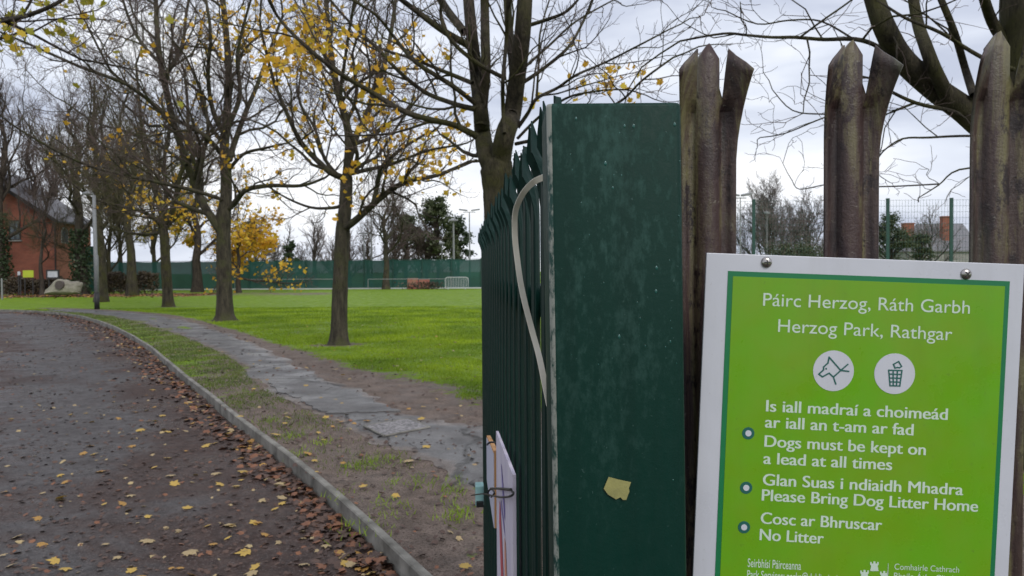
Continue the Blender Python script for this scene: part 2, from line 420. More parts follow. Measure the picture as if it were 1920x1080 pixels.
def brick_mat(name, c1, c2, mort, rot=0.0):
    m, t, b = new_mat(name)
    tc = t.nodes.new('ShaderNodeTexCoord'); sx = t.nodes.new('ShaderNodeSeparateXYZ'); cx = t.nodes.new('ShaderNodeCombineXYZ')
    t.links.new(tc.outputs['Object'], sx.inputs[0])
    t.links.new(math_(t, 'ADD', sx.outputs[0], sx.outputs[1]), cx.inputs[0]); t.links.new(sx.outputs[2], cx.inputs[1])
    br = t.nodes.new('ShaderNodeTexBrick'); t.links.new(cx.outputs[0], br.inputs['Vector'])
    br.inputs['Scale'].default_value = 1.0; br.inputs['Brick Width'].default_value = 0.225; br.inputs['Row Height'].default_value = 0.075
    br.inputs['Mortar Size'].default_value = 0.008
    br.inputs['Color1'].default_value = (*c1, 1); br.inputs['Color2'].default_value = (*c2, 1); br.inputs['Mortar'].default_value = (*mort, 1)
    c = mixc(t, 0.5, br.outputs['Color'], ramp(t, noise(t, 1.1, 6, 0.7, (1, 1, 3)), 0.35, 0.65, tuple(x * 0.6 for x in c1), c2))
    t.links.new(c, b.inputs['Base Color']); b.inputs['Roughness'].default_value = 0.9
    return m
M['brick'] = brick_mat('red_brick', (0.24, 0.066, 0.042), (0.30, 0.092, 0.058), (0.22, 0.16, 0.13))
M['brick_l'] = brick_mat('light_brick', (0.42, 0.16, 0.10), (0.48, 0.19, 0.12), (0.32, 0.24, 0.2))
M['slate'] = simple('slate', (0.11, 0.11, 0.125), (0.20, 0.195, 0.21), 0.6, 5, stretch=(1, 1, 4), detail=8)
M['render_wall'] = simple('rendered_wall', (0.3, 0.29, 0.28), (0.22, 0.21, 0.2), 0.9, 3)
M['glass'] = simple('window_glass', (0.03, 0.04, 0.05), (0.1, 0.13, 0.15), 0.12, 4)
M['frame_w'] = simple('frame_pale', (0.5, 0.52, 0.52), rough=0.6)
M['frame_d'] = simple('frame_dark', (0.03, 0.028, 0.03), rough=0.6)
M['green_board'] = simple('green_cladding', (0.01, 0.11, 0.085), (0.01, 0.085, 0.07), 0.6, 3)
M['lime_sign'] = simple('lime_sign', (0.40, 0.47, 0.03), (0.36, 0.42, 0.03), 0.6, 4)
M['paper'] = simple('paper', (0.5, 0.51, 0.55), (0.36, 0.37, 0.42), 0.7, 3)
M['stone'] = simple('boulder_stone', (0.17, 0.155, 0.125), (0.32, 0.30, 0.235), 0.9, 1.6, (0.3, 0.7), bmp=0.9, bd=0.06, bscale=4, detail=9)
M['plaque'] = simple('plaque', (0.08, 0.06, 0.055), rough=0.5)
M['fence_dk'] = simple('fence_post_green', (0.01, 0.06, 0.045), (0.008, 0.045, 0.036), 0.5, 9)
M['wire'] = simple('fence_wire_green', (0.02, 0.07, 0.06), rough=0.5)
M['car'] = simple('car_paint', (0.04, 0.05, 0.09), rough=0.3)
M['tyre'] = simple('tyre', (0.015, 0.015, 0.015), rough=0.8)
M['pink'] = simple('faded_red_plastic', (0.26, 0.075, 0.055), (0.30, 0.16, 0.10), 0.6, 2)
def screen_mat():
    m, t, b = new_mat('windscreen_mesh')
    t.links.new(ramp(t, noise(t, 0.35, 6, 0.6, (1, 1, 2)), 0.35, 0.65, (0.006, 0.050, 0.042), (0.010, 0.075, 0.062)), b.inputs['Base Color'])
    b.inputs['Roughness'].default_value = 0.8
    tr = t.nodes.new('ShaderNodeBsdfTransparent'); mx = t.nodes.new('ShaderNodeMixShader')
    mx.inputs[0].default_value = 0.965
    t.links.new(tr.outputs[0], mx.inputs[1]); t.links.new(b.outputs[0], mx.inputs[2])
    t.links.new(mx.outputs[0], t.nodes['Material Output'].inputs['Surface'])
    return m
M['screen'] = screen_mat()

# ------------------------------------------------------------------ ground, drive, kerb, path
rng = random.Random(7); nr = np.random.RandomState(7)
def catmull(P, n):
    P = [np.array(p, float) for p in P]; out = []
    for i in range(len(P) - 1):
        p0 = P[max(i-1, 0)]; p1 = P[i]; p2 = P[i+1]; p3 = P[min(i+2, len(P)-1)]
        for k in range(n):
            t = k / n
            out.append(0.5 * ((2*p1) + (-p0+p2)*t + (2*p0-5*p1+4*p2-p3)*t*t + (-p0+3*p1-3*p2+p3)*t**3))
    out.append(P[-1]); return np.array(out)
kerb_px = [(0, 581), (120, 588), (193, 605), (265, 640), (337, 697), (409, 754), (480, 809), (592, 896), (689, 980), (790, 1078)]
kp = [tuple(gp(*p))[:2] for p in kerb_px][::-1]
d0 = np.array(kp[0]) - np.array(kp[1]); d0 /= np.linalg.norm(d0)
kp = [tuple(np.array(kp[0]) + d0 * 9), tuple(np.array(kp[0]) + d0 * 4)] + kp
kp += [(-36, 39.5), (-60, 44), (-120, 50)]
KC = catmull(kp, 24)
seg = np.r_[0, np.cumsum(np.linalg.norm(np.diff(KC, axis=0), axis=1))]
def kat(s):
    s = np.asarray(s, float)
    x = np.interp(s, seg, KC[:, 0]); y = np.interp(s, seg, KC[:, 1])
    x2 = np.interp(s + 0.3, seg, KC[:, 0]); y2 = np.interp(s + 0.3, seg, KC[:, 1])
    x1 = np.interp(s - 0.3, seg, KC[:, 0]); y1 = np.interp(s - 0.3, seg, KC[:, 1])
    dx, dy = x2 - x1, y2 - y1; l = np.hypot(dx, dy) + 1e-9
    return x, y, dy / l, -dx / l      # normal towards the verge (right)
def spaced(a, fine, upto, growth, end):
    out = [a]; st = fine
    while out[-1] < end:
        if out[-1] > upto: st *= growth
        out.append(out[-1] + st)
    out[-1] = end; return np.array(out)
# path edges
pl_px = [(90, 583), (175, 589), (245, 601), (330, 626), (400, 655), (450, 683), (475, 712), (560, 762), (640, 797), (700, 832), (770, 853), (835, 880), (872, 915), (893, 955), (905, 992)]
pr_px = [(90, 578), (175, 581), (275, 588), (345, 600), (420, 622), (480, 645), (530, 668), (590, 700), (650, 722), (720, 752), (790, 782), (860, 795), (930, 800), (1010, 806), (1080, 812)]
PL = catmull([tuple(gp(*p))[:2] for p in pl_px], 14); PR = catmull([tuple(gp(*p))[:2] for p in pr_px], 14)
PL[:, :] = PL; 
last = np.array([[0.6, 4.2], [2.5, 3.6]]);
PL = np.vstack([PL, catmull([tuple(PL[-1]), (0.4, 4.3), (2.5, 3.7)], 14)[1:]])
PR = np.vstack([PR, catmull([tuple(PR[-1]), (2.2, 7.6), (4.5, 7.0)], 14)[1:]])
def smooth_noise(x, y, f, seed):
    r = np.random.RandomState(seed); v = np.zeros_like(x, dtype=float)
    for i in range(7):
        a = r.rand() * 6.283; ff = f * (0.6 + 1.2 * r.rand())
        v += np.sin((x * math.cos(a) + y * math.sin(a)) * ff + r.rand() * 6.283)
    return v / 4.0
def seg_dist(px, py, poly):
    best = np.full(px.shape, 1e9)
    for a, b in zip(poly[:-1], poly[1:]):
        d = b - a; l2 = (d ** 2).sum() + 1e-12
        t = np.clip(((px - a[0]) * d[0] + (py - a[1]) * d[1]) / l2, 0, 1)
        q = (px - a[0] - t * d[0]) ** 2 + (py - a[1] - t * d[1]) ** 2
        best = np.minimum(best, q)
    return np.sqrt(best)
PRs, PLs = PR[::4], PL[::4]
PC = (PL[::6][:min(len(PL[::6]), len(PR[::6]))] + PR[::6][:min(len(PL[::6]), len(PR[::6]))]) / 2
TREEBASE = {'a': gp(636, 646), 'b': gp(421, 601), 'c': gp(316, 575)}
def mudness(x, y):
    """1 = bare mud, 0 = grass; x, y world"""
    x = np.asarray(x, float); y = np.asarray(y, float)
    dr = seg_dist(x, y, PRs); dl = seg_dist(x, y, PLs)
    # which side: verge (left of path) or lawn
    ksd = seg_dist(x, y, KC[::6])
    verge = (dl < dr)
    near = np.clip((11.5 - y) / 4.5, 0, 1)
    m = np.zeros_like(x)
    mv = 0.40 + 0.22 * np.clip((15 - y) / 7, 0, 1) + 0.28 * near
    mv = mv + 0.2 * np.exp(-dl / 0.3)
    wr = 0.35 + 0.75 * np.clip((17 - y) / 8, 0, 1)
    ml = 0.95 * np.exp(-(dr / wr) ** 2) + 0.34 * np.exp(-dr / (wr * 1.6)) + 0.05
    m = np.where(verge & (y < 40), mv, ml)
    for p in TREEBASE.values():
        m = np.maximum(m, 0.9 * np.exp(-(((x - p.x) ** 2 + (y - p.y) ** 2) / 0.75 ** 2)))
    # muddy worn strip far left by the boulder and the hedge
    m = m + 0.55 * np.exp(-((y - 56) / 5) ** 2) * (x < -13)
    m = m + 0.10 * smooth_noise(x, y, 1.4, 3)
    return np.clip(m, 0, 1)
S = spaced(0.0, 0.09, 22, 1.03, seg[-1] - 0.5)
O = spaced(0.0, 0.09, 7, 1.05, 420)
sx_, sy_, nx_, ny_ = kat(S)
X = sx_[:, None] + nx_[:, None] * (O[None, :] + 0.03); Y = sy_[:, None] + ny_[:, None] * (O[None, :] + 0.03)
Z = 0.02 * smooth_noise(X, Y, 0.9, 11) * np.clip(O[None, :] / 1.0, 0, 1) + 0.008 * smooth_noise(X, Y, 5, 12)
dpp = np.minimum(seg_dist(X, Y, PRs), seg_dist(X, Y, PLs))
# lower the soil a little under the path sheet
def inside_path(x, y):
    w_ = seg_dist(x, y, PC); return w_
Z = Z * np.clip(dpp / 1.0, 0.0, 1) - 0.0
ni, nj = X.shape
idx = np.arange(ni * nj).reshape(ni, nj)
F = np.stack([idx[:-1, :-1], idx[:-1, 1:], idx[1:, 1:], idx[1:, :-1]], -1).reshape(-1, 4)[:, ::-1]
V = np.stack([X, Y, Z], -1).reshape(-1, 3)
lawn = obj('lawn', V, F, M['ground'], None, True)
a = lawn.data.attributes.new('mud', 'FLOAT', 'POINT'); a.data.foreach_set('value', mudness(V[:, 0], V[:, 1]).astype(np.float32))
tag(lawn, kind='structure')
g = 900
ground = obj('ground', [(-g, -200, -0.13), (g, -200, -0.13), (g, 1600, -0.13), (-g, 1600, -0.13)], [[0, 1, 2, 3]], M['ground'])
tag(ground, kind='structure')
# drive
def drive_z(x, y): return -.088 + .0108 * smooth_noise(np.asarray(x, float), np.asarray(y, float), 1.1, 21)
SD = spaced(0.0, 0.12, 20, 1.03, seg[-1] - 60)
OD = spaced(0.0, 0.12, 3, 1.04, 8.5)
sx_, sy_, nx_, ny_ = kat(SD)
X = sx_[:, None] - nx_[:, None] * (OD[None, :] + 0.0); Y = sy_[:, None] - ny_[:, None] * (OD[None, :] + 0.0)
Z = drive_z(X, Y)
ni, nj = X.shape; idx = np.arange(ni * nj).reshape(ni, nj)
F = np.stack([idx[:-1, :-1], idx[1:, :-1], idx[1:, 1:], idx[:-1, 1:]], -1).reshape(-1, 4)[:, ::-1]
V = np.stack([X, Y, Z], -1).reshape(-1, 3)
drive = obj('driveway', V, F, M['drive'], None, True)
br = 0.75 * np.exp(-(OD / 1.0) ** 2) + 0.8 / (1 + np.exp(-(OD - 2.4) / 0.35)) + 0.10
nearf = np.clip((8.0 - Y) / 5, 0, 1) * 0.25
a = drive.data.attributes.new('brown', 'FLOAT', 'POINT'); a.data.foreach_set('value', np.clip(br[None, :] + nearf, 0, 1).reshape(-1).astype(np.float32))
tag(drive, kind='structure')
# kerb board
S2 = spaced(0.0, 0.25, 25, 1.02, seg[-1] - 40)
x, y, nx, ny = kat(S2)
top = 0.026 + 0.006 * np.sin(S2 * 1.7)
Vk = []
for i in range(len(S2)):
    for off, z in ((-0.028, -0.12), (-0.028, top[i] - 0.008), (-0.020, top[i]), (0.020, top[i]), (0.030, top[i] - 0.008), (0.030, -0.12)):
        Vk.append((x[i] + nx[i] * off, y[i] + ny[i] * off, z))
Fk = []
for i in range(len(S2) - 1):
    for j in range(5):
        Fk.append([i*6+j, (i+1)*6+j, (i+1)*6+j+1, i*6+j+1][::-1])
kerb = obj('kerb_edging', Vk, Fk, M['kerb'])
tag(kerb, 'long grey weathered edging board curving between the driveway and the verge', 'edging')
# path sheet
n = min(len(PL), len(PR)); K = 16
V = []; ED = []
for i in range(n):
    for j in range(K + 1):
        t = j / K
        p = PL[i] * (1 - t) + PR[i] * t
        V.append((p[0], p[1], 0.0)); ED.append(max(0, 1 - min(t, (1 - t)) / 0.27))
V = np.array(V)
wob = 0.10 * smooth_noise(V[:, 0], V[:, 1], 5, 31) + 0.05 * smooth_noise(V[:, 0], V[:, 1], 14, 33)
V[:, 0] += wob; V[:, 1] += wob * 0.6
V[:, 2] = 0.012 + 0.006 * smooth_noise(V[:, 0], V[:, 1], 2.2, 35) - 0.012 * np.array(ED)
F = [[i*(K+1)+j, i*(K+1)+j+1, (i+1)*(K+1)+j+1, (i+1)*(K+1)+j] for i in range(n-1) for j in range(K)]
path = obj('path', V, F, M['path'], None, True)
a = path.data.attributes.new('edge', 'FLOAT', 'POINT'); a.data.foreach_set('value', np.array(ED, dtype=np.float32))
tag(path, kind='structure')
# lifted tarmac slabs and open cracks in the path
M['path_slab'] = simple('tarmac_slab', (0.10, 0.10, 0.105), (0.19, 0.188, 0.19), 0.42, 2.5, bmp=0.4, bd=0.006, bscale=60, detail=8)
def ragged(px, n=6, amp=.02, seed=0):
    r = random.Random(seed); P = [gp(*p) for p in px]; out = []
    for i, p in enumerate(P):
        q = P[(i+1) % len(P)]
        for k in range(n):
            v = p.lerp(q, k / n); out.append(Vector((v.x + r.gauss(0, amp), v.y + r.gauss(0, amp), 0)))
    return out
mb = MB(); z0 = .0
for i, (px, h) in enumerate([([(501, 717), (545, 712), (588, 711), (624, 728), (590, 741), (559, 748), (522, 736)], .017), ([(560, 752), (590, 738), (628, 731), (672, 742), (710, 760), (752, 773), (690, 776), (614, 777), (585, 766)], .024)]):
    P = ragged(px, 7, .022, i); mb.prism([(p.x, p.y, h) for p in P], (0, 0, 0), (0, 0, -.05))
tag(mb.build('path_slabs', M['path']), kind='structure')
# inspection cover in the path
cv = [gp(682, 803), (gp(720, 822)), gp(805, 805), gp(765, 789)]
c0 = (cv[0] + cv[1] + cv[2] + cv[3]) / 4
co = empty('inspection_cover', (c0.x, c0.y, 0.02), 'rough square inspection cover set in the wet path beside the green gate', 'inspection cover')
mb = MB(); mb.prism([(p.x, p.y, 0.012) for p in cv], (0, 0, 0), (0, 0, 0.016)); mb.build('lid', M['cover'], co)
mb = MB()
for i in range(4):
    mb.bar((cv[i].x, cv[i].y, 0.024), (cv[(i+1) % 4].x, cv[(i+1) % 4].y, 0.024), 0.02, 0.012)
mb.build('cover_frame', M['kerb'], co)

# ------------------------------------------------------------------ leaves
def maple(k=0):
    base = [(0.0, -0.42), (0.16, -0.40), (0.40, -0.36), (0.33, -0.16), (0.62, 0.02), (0.42, 0.12), (0.46, 0.34), (0.22, 0.26), (0.14, 0.44), (0.0, 0.72)]
    pts = base + [(-x, y) for x, y in base[-2:0:-1]]
    r = random.Random(k)
    return [(x * r.uniform(0.88, 1.1), y * r.uniform(0.88, 1.1)) for x, y in pts]
def leaf_cloud(pos, size, rs, flat=False, shape=0, curl=0.25, tilt=0.5):
    """returns V, F(tri) of lobed leaves; pos (n,3), size (n,)"""
    pts = np.array([(0, 0)] + maple(shape)); k = len(pts)
    n = len(pos)
    if n == 0: return np.zeros((0, 3)), np.zeros((0, 3), int)
    z = -curl * (pts ** 2).sum(1)
    L0 = np.c_[pts, z]
    if flat:
        a = rs.rand(n) * 6.283; ax = (rs.rand(n) - 0.5) * tilt; ay = (rs.rand(n) - 0.5) * tilt
    else:
        a = rs.rand(n) * 6.283; ax = rs.rand(n) * 2.6; ay = (rs.rand(n) - 0.5) * 1.6
    ca, sa, cx, sx, cy, sy = np.cos(a), np.sin(a), np.cos(ax), np.sin(ax), np.cos(ay), np.sin(ay)
    Z1 = np.zeros(n); O1 = np.ones(n)
    RX = np.array([[O1, Z1, Z1], [Z1, cx, -sx], [Z1, sx, cx]]).transpose(2, 0, 1)
    RY = np.array([[cy, Z1, sy], [Z1, O1, Z1], [-sy, Z1, cy]]).transpose(2, 0, 1)
    RZ = np.array([[ca, -sa, Z1], [sa, ca, Z1], [Z1, Z1, O1]]).transpose(2, 0, 1)
    RR = RZ @ RY @ RX
    V = np.einsum('nij,kj->nki', RR, L0) * np.asarray(size)[:, None, None] + np.asarray(pos)[:, None, :]
    f = np.array([[0, i, i % (k - 1) + 1] for i in range(1, k)])
    F = (f[None] + (np.arange(n) * k)[:, None, None]).reshape(-1, 3)
    return V.reshape(-1, 3), F
def tri_cloud(pos, size, rs):
    """simple 4-point leaves for far foliage"""
    n = len(pos)
    a = rs.normal(size=(n, 3)); a /= np.linalg.norm(a, axis=1)[:, None]
    b = rs.normal(size=(n, 3)); b -= a * (a * b).sum(1)[:, None]; b /= np.linalg.norm(b, axis=1)[:, None]
    s = np.asarray(size)[:, None]
    P = np.stack([pos - a * s * .5, pos + b * s * .32, pos + a * s * .5, pos - b * s * .32], 1)
    F = np.arange(n * 4).reshape(n, 4)
    return P.reshape(-1, 3), F

# ------------------------------------------------------------------ trees
class Tubes:
    def __init__(s): s.P = []
    def add(s, pts, rad, k): s.P.append((pts, rad, k))
    def mesh(s):
        groups = {}
        for pts, rad, k in s.P: groups.setdefault((len(pts), k), []).append((pts, rad))
        VV = []; FF = []; base = 0
        for (n, k), L_ in groups.items():
            P = np.array([p for p, r in L_], float); Rr = np.array([r for p, r in L_], float)
            T = np.empty_like(P); T[:, 1:-1] = P[:, 2:] - P[:, :-2]; T[:, 0] = P[:, 1] - P[:, 0]; T[:, -1] = P[:, -1] - P[:, -2]
            T /= np.linalg.norm(T, axis=2)[..., None] + 1e-9
            ref = np.array([0.31, 0.87, 0.39]) if k < 6 else np.array([0.2, 0.97, 0.1])
            U = np.cross(T, ref); U /= np.linalg.norm(U, axis=2)[..., None] + 1e-9
            W = np.cross(T, U)
            a = np.arange(k) * 2 * math.pi / k
            ring = P[:, :, None] + (U[:, :, None] * np.cos(a)[None, None, :, None] + W[:, :, None] * np.sin(a)[None, None, :, None]) * Rr[:, :, None, None]
            VV.append(ring.reshape(-1, 3))
            m = len(L_); ii = np.arange(m)[:, None, None] * n * k; jj = np.arange(n - 1)[None, :, None] * k; kk = np.arange(k)[None, None, :]
            k2 = (kk + 1) % k
            q = np.stack([ii + jj + kk, ii + jj + k2, ii + jj + k + k2, ii + jj + k + kk], -1).reshape(-1, 4)
            FF.append(q + base); base += m * n * k
        if not VV: return np.zeros((0, 3)), np.zeros((0, 4), int)
        return np.concatenate(VV), np.concatenate(FF)
def nrm(v):
    l = math.sqrt(v[0]*v[0] + v[1]*v[1] + v[2]*v[2]) + 1e-9
    return (v[0]/l, v[1]/l, v[2]/l)
class Tree:
    def __init__(s, seed, minr, maxlev=4, dens=1.0, upw=0.10, wig=0.22):
        s.r = random.Random(seed); s.main = Tubes(); s.tw = Tubes(); s.tips = []
        s.minr = minr; s.maxlev = maxlev; s.dens = dens; s.up = upw; s.wig = wig
    def path(s, p, d, L, n, up):
        r = s.r; pts = [tuple(p)]; st = L / n; w = s.wig
        for i in range(n):
            d = nrm((d[0] + r.gauss(0, w), d[1] + r.gauss(0, w), d[2] + r.gauss(0, w) + up))
            p = (p[0] + d[0]*st, p[1] + d[1]*st, p[2] + d[2]*st); pts.append(p)
        return pts, d
    def branch(s, p, d, L, r0, lev):
        n = 6 if lev <= 1 else (4 if lev == 2 else 3)
        pts, de = s.path(p, d, L, n, s.up)
        r1 = max(r0 * 0.38, s.minr * 0.8)
        rad = [r0 + (r1 - r0) * i / n for i in range(n + 1)]
        (s.main if lev <= 1 else s.tw).add(pts, rad, 6 if lev <= 1 else (4 if lev == 2 else 3))
        s.kids(pts, rad, L, lev)
    def kids(s, pts, rad, L, lev, t0=0.18, spacing=None):
        r = s.r
        if lev >= s.maxlev or L < 0.18:
            s.tips.append(pts[-1]); s.tips.append(pts[len(pts)//2]); return
        sp = (spacing or (0.34, 0.24, 0.17, 0.13)[min(lev, 3)] * (0.55 + 0.14 * L)) / s.dens
        k = max(2, int(L * (1 - t0) / sp)); k = min(k, 16)
        m = len(pts) - 1; side = r.random() * 6.28
        for i in range(k):
            t = t0 + (1 - t0) * (i + r.random() * 0.8) / k
            t = min(t, 0.999); q = t * m; j = int(q); f = q - j
            a, b = pts[j], pts[j+1]
            p = (a[0]+(b[0]-a[0])*f, a[1]+(b[1]-a[1])*f, a[2]+(b[2]-a[2])*f)
            tg = nrm((b[0]-a[0], b[1]-a[1], b[2]-a[2]))
            ref = (0, 0, 1) if abs(tg[2]) < 0.9 else (1, 0, 0)
            u = nrm((tg[1]*ref[2]-tg[2]*ref[1], tg[2]*ref[0]-tg[0]*ref[2], tg[0]*ref[1]-tg[1]*ref[0]))
            v = (tg[1]*u[2]-tg[2]*u[1], tg[2]*u[0]-tg[0]*u[2], tg[0]*u[1]-tg[1]*u[0])
            side += 2.4 + r.gauss(0, 0.4); ang = r.uniform(0.5, 0.95)
            ca, sa, cs, ss = math.cos(ang), math.sin(ang), math.cos(side), math.sin(side)
            d = nrm(tuple(tg[c]*ca + (u[c]*cs + v[c]*ss)*sa + (0.12 if c == 2 else 0) for c in range(3)))
            rr = rad[j] + (rad[j+1]-rad[j]) * f
            LL = L * r.uniform(0.34, 0.62) * (1.05 - 0.55 * t)
            LL = min(LL, 3.2)
            s.branch(p, d, LL, max(min(rr * 0.55, 0.011 * LL + s.minr * 0.6 + 0.004 * LL * LL), s.minr), lev + 1)
        s.branch(pts[-1], nrm(tuple(pts[-1][c]-pts[-2][c] for c in range(3))), L * 0.35, max(rad[-1], s.minr), lev + 1)
    def limb(s, px, Y0, w0, w1, Y1=None, lev=0, spacing=None, t0=0.15, k=8, kids=True, jit=0.25):
        """limb through picture points; widths in px at distance Y0; wanders in depth from Y0 to Y1"""
        if Y1 is None: Y1 = Y0 + s.r.uniform(-1, 1) * 1.2
        n = len(px); P = []
        for i, (a, b) in enumerate(px):
            t = i / (n - 1); P.append(tuple(at(a, b, Y0 + (Y1 - Y0) * t + (s.r.uniform(-jit, jit) if 0 < i < n - 1 else 0))))
        C = catmull(P, 4); m = len(C)
        rad = [(w0 + (w1 - w0) * (i / (m - 1))) / 2 * Y0 / FPX for i in range(m)]
        C = [tuple(c) for c in C]
        s.main.add(C, rad, k)
        L = sum(math.dist(C[i], C[i+1]) for i in range(m-1))
        if kids: s.kids(C, rad, L, lev, t0=t0, spacing=spacing)
        return C
    def trunk(s, px, Y, ws, flare=1.6, k=14):
        P = [tuple(at(a, b, Y)) for a, b in px]
        C = catmull(P, 5); m = len(C)
        w = np.interp(np.linspace(0, len(ws) - 1, m), range(len(ws)), ws)
        rad = [w[i] / 2 * Y / FPX * (1 + (flare - 1) * math.exp(-i * 1.2)) * (1 + s.r.uniform(-.03, .03)) for i in range(m)]
        T = Tubes(); T.add([tuple(c) for c in C], rad, k); return T
    def finish(s, name, base, trunk, label, cat, group, bk, tw, leaves=None, extra=None):
        o = empty(name, base, label, cat, group)
        V, F = trunk.mesh(); obj('trunk', V, F, bk, o, True)
        V, F = s.main.mesh()
        if len(V): obj('limbs', V, F, bk, o, True)
        V, F = s.tw.mesh()
        if len(V): obj('crown', V, F, tw, o)
        s.root = o
        return o
    def leafage(s, spots, n_rand, size, mats, per=(2, 6), spread=0.16, seed=1):
        """spots: (px, py, radius px, number) - leaf clusters put on the twigs nearest there"""
        rs = np.random.RandomState(seed); tips = np.array(s.tips)
        pr = np.array([proj(p) for p in s.tips])
        pos = []
        for (a, b, rad, num) in spots:
            d = np.hypot(pr[:, 0] - a, pr[:, 1] - b); c = np.where(d < rad)[0]
            if len(c) == 0: continue
            w_ = np.exp(-(d[c] / rad) ** 2 * 1.5); pick = rs.choice(c, size=num, p=w_ / w_.sum())
            num = int(num * 1.4); pick = rs.choice(c, size=num, p=w_ / w_.sum()); pos.append(tips[pick] + rs.normal(0, spread * 0.7, (num, 3)))
        for i in range(n_rand):
            t = tips[rs.randint(len(tips))]; q = rs.randint(*per)
            pos.append(t + rs.normal(0, spread, (q, 3)))
        if not pos: return
        pos = np.concatenate(pos); sz = size * rs.uniform(0.6, 1.15, len(pos))
        V, F = leaf_cloud(pos, sz, rs)
        mi = np.repeat(rs.randint(0, len(mats), len(pos)), len(F) // len(pos))
        obj('foliage', V, F, mats, s.root, mi=mi)
GT = 'maple trees beside the park path'
GOLD = [M['leaf_gold'], M['leaf_gold'], M['leaf_yellow']]

# tree A: nearest lawn tree
YA = TREEBASE['a'].y
T = Tree(101, 0.0034, 4, 1.1, 0.06)
tr = T.trunk([(635, 650), (636, 610), (637, 560), (640, 480), (643, 430), (648, 380), (650, 330)], YA, [35, 31, 29, 27, 27, 24, 22], 1.9)
T.limb([(641, 432), (668, 412), (700, 383), (735, 355), (767, 339), (822, 328), (880, 303)], YA, 15, 5, YA - 1.5)
T.limb([(700, 383), (708, 345), (717, 311), (755, 278), (800, 250)], YA, 11, 4, YA - 1)
T.limb([(642, 386), (620, 390), (583, 389), (539, 372), (500, 348)], YA, 7, 3, YA + .6)
T.limb([(642, 333), (618, 322), (594, 300), (572, 277), (555, 250), (528, 189), (511, 144), (490, 60)], YA, 13, 5, YA - .8)
T.limb([(650, 335), (655, 270), (650, 233), (632, 165), (622, 111), (614, 33), (608, -50)], YA, 19, 8, YA + .4)
T.limb([(654, 300), (668, 255), (690, 210), (712, 150), (730, 80), (742, 0), (750, -50)], YA, 15, 6, YA + 1.5)
T.limb([(655, 325), (685, 305), (711, 289), (755, 222), (795, 170), (830, 130)], YA, 8, 3, YA + 1)
T.limb([(655, 326), (690, 318), (733, 308), (800, 283), (860, 272)], YA, 9, 3, YA - 2)
T.limb([(645, 340), (610, 300), (590, 240), (560, 180), (575, 90)], YA, 9, 3, YA + 2.5)
T.limb([(650, 330), (670, 290), (640, 200), (650, 90), (670, -30)], YA, 9, 4, YA - 2.5)
o = T.finish('maple_tree', (TREEBASE['a'].x, YA, 0), tr, 'slender mossy maple on the lawn closest to the green gate, fork holding golden leaves', 'tree', GT, M['bark'], M['twig'])
T.leafage([(640, 330, 30, 14), (540, 240, 60, 18), (600, 60, 90, 110), (530, 60, 80, 80), (680, 150, 70, 40), (780, 300, 80, 40), (820, 325, 60, 40), (720, 240, 60, 40), (560, 110, 60, 60), (640, 180, 60, 20), (500, 100, 60, 70), (660, 420, 60, 8), (600, 230, 50, 16), (740, 160, 60, 30), (835, 270, 50, 18)], 50, 0.125, GOLD, seed=4)

# tree B
YB = TREEBASE['b'].y
T = Tree(102, 0.0040, 4, 1.0, 0.05)
tr = T.trunk([(422, 604), (421, 560), (420, 500), (419, 440), (420, 400), (424, 370), (424, 320)], YB, [34, 29, 27, 26, 26, 21, 20], 1.9)
T.limb([(424, 395), (440, 380), (462, 356), (507, 348), (566, 348), (610, 333)], YB, 13, 4, YB - 1.5)
T.limb([(418, 440), (402, 415), (385, 390), (368, 352), (351, 307), (329, 241), (307, 148), (296, 74), (292, 0), (290, -60)], YB, 18, 7, YB + 1)
T.limb([(370, 352), (378, 310), (383, 278), (390, 237), (380, 180), (350, 110)], YB, 9, 4, YB - 1)
T.limb([(428, 378), (370, 359), (307, 344), (240, 330), (170, 312), (110, 285), (40, 245)], YB, 8, 3, YB - 5)
T.limb([(416, 290), (381, 252), (314, 215), (240, 160), (150, 125), (60, 85), (0, 60)], YB, 9, 3, YB - 4)
T.limb([(330, 243), (280, 190), (215, 140), (190, 100), (150, 20)], YB, 7, 3, YB - 2)
T.limb([(423, 330), (421, 278), (425, 222), (429, 148), (425, 74), (418, 0), (415, -50)], YB, 19, 8, YB + .3)
T.limb([(430, 300), (440, 267), (462, 207), (481, 163), (500, 110), (530, 30)], YB, 12, 5, YB + 1.5)
T.limb([(425, 325), (455, 290), (500, 277), (540, 268)], YB, 8, 3, YB - 1.5)
T.limb([(424, 260), (400, 210), (390, 140), (395, 60), (380, -30)], YB, 10, 4, YB - 1.8)
T.limb([(426, 240), (450, 180), (445, 100), (470, 0)], YB, 10, 4, YB - 1.2)
T.limb([(350, 310), (310, 280), (250, 250), (180, 230), (120, 190)], YB, 7, 3, YB + 3)
T.limb([(302, 120), (265, 80), (240, 30), (220, -40)], YB, 8, 4, YB + 2)
T.limb([(302, 150), (340, 90), (350, 20), (365, -50)], YB, 8, 4, YB + 2)
o = T.finish('maple_tree', (TREEBASE['b'].x, YB, 0), tr, 'broad maple with dark stained fork standing at the bend of the wet path', 'tree', GT, M['bark'], M['twig'])
T.leafage([(440, 50, 60, 90), (430, 290, 26, 14), (295, 215, 20, 14), (385, 70, 50, 30), (470, 60, 60, 60), (270, 105, 12, 6), (420, 315, 20, 8), (370, 180, 30, 10), (500, 350, 40, 16), (470, 335, 30, 12), (520, 260, 40, 10), (330, 290, 40, 8)], 40, 0.15, GOLD, seed=5)

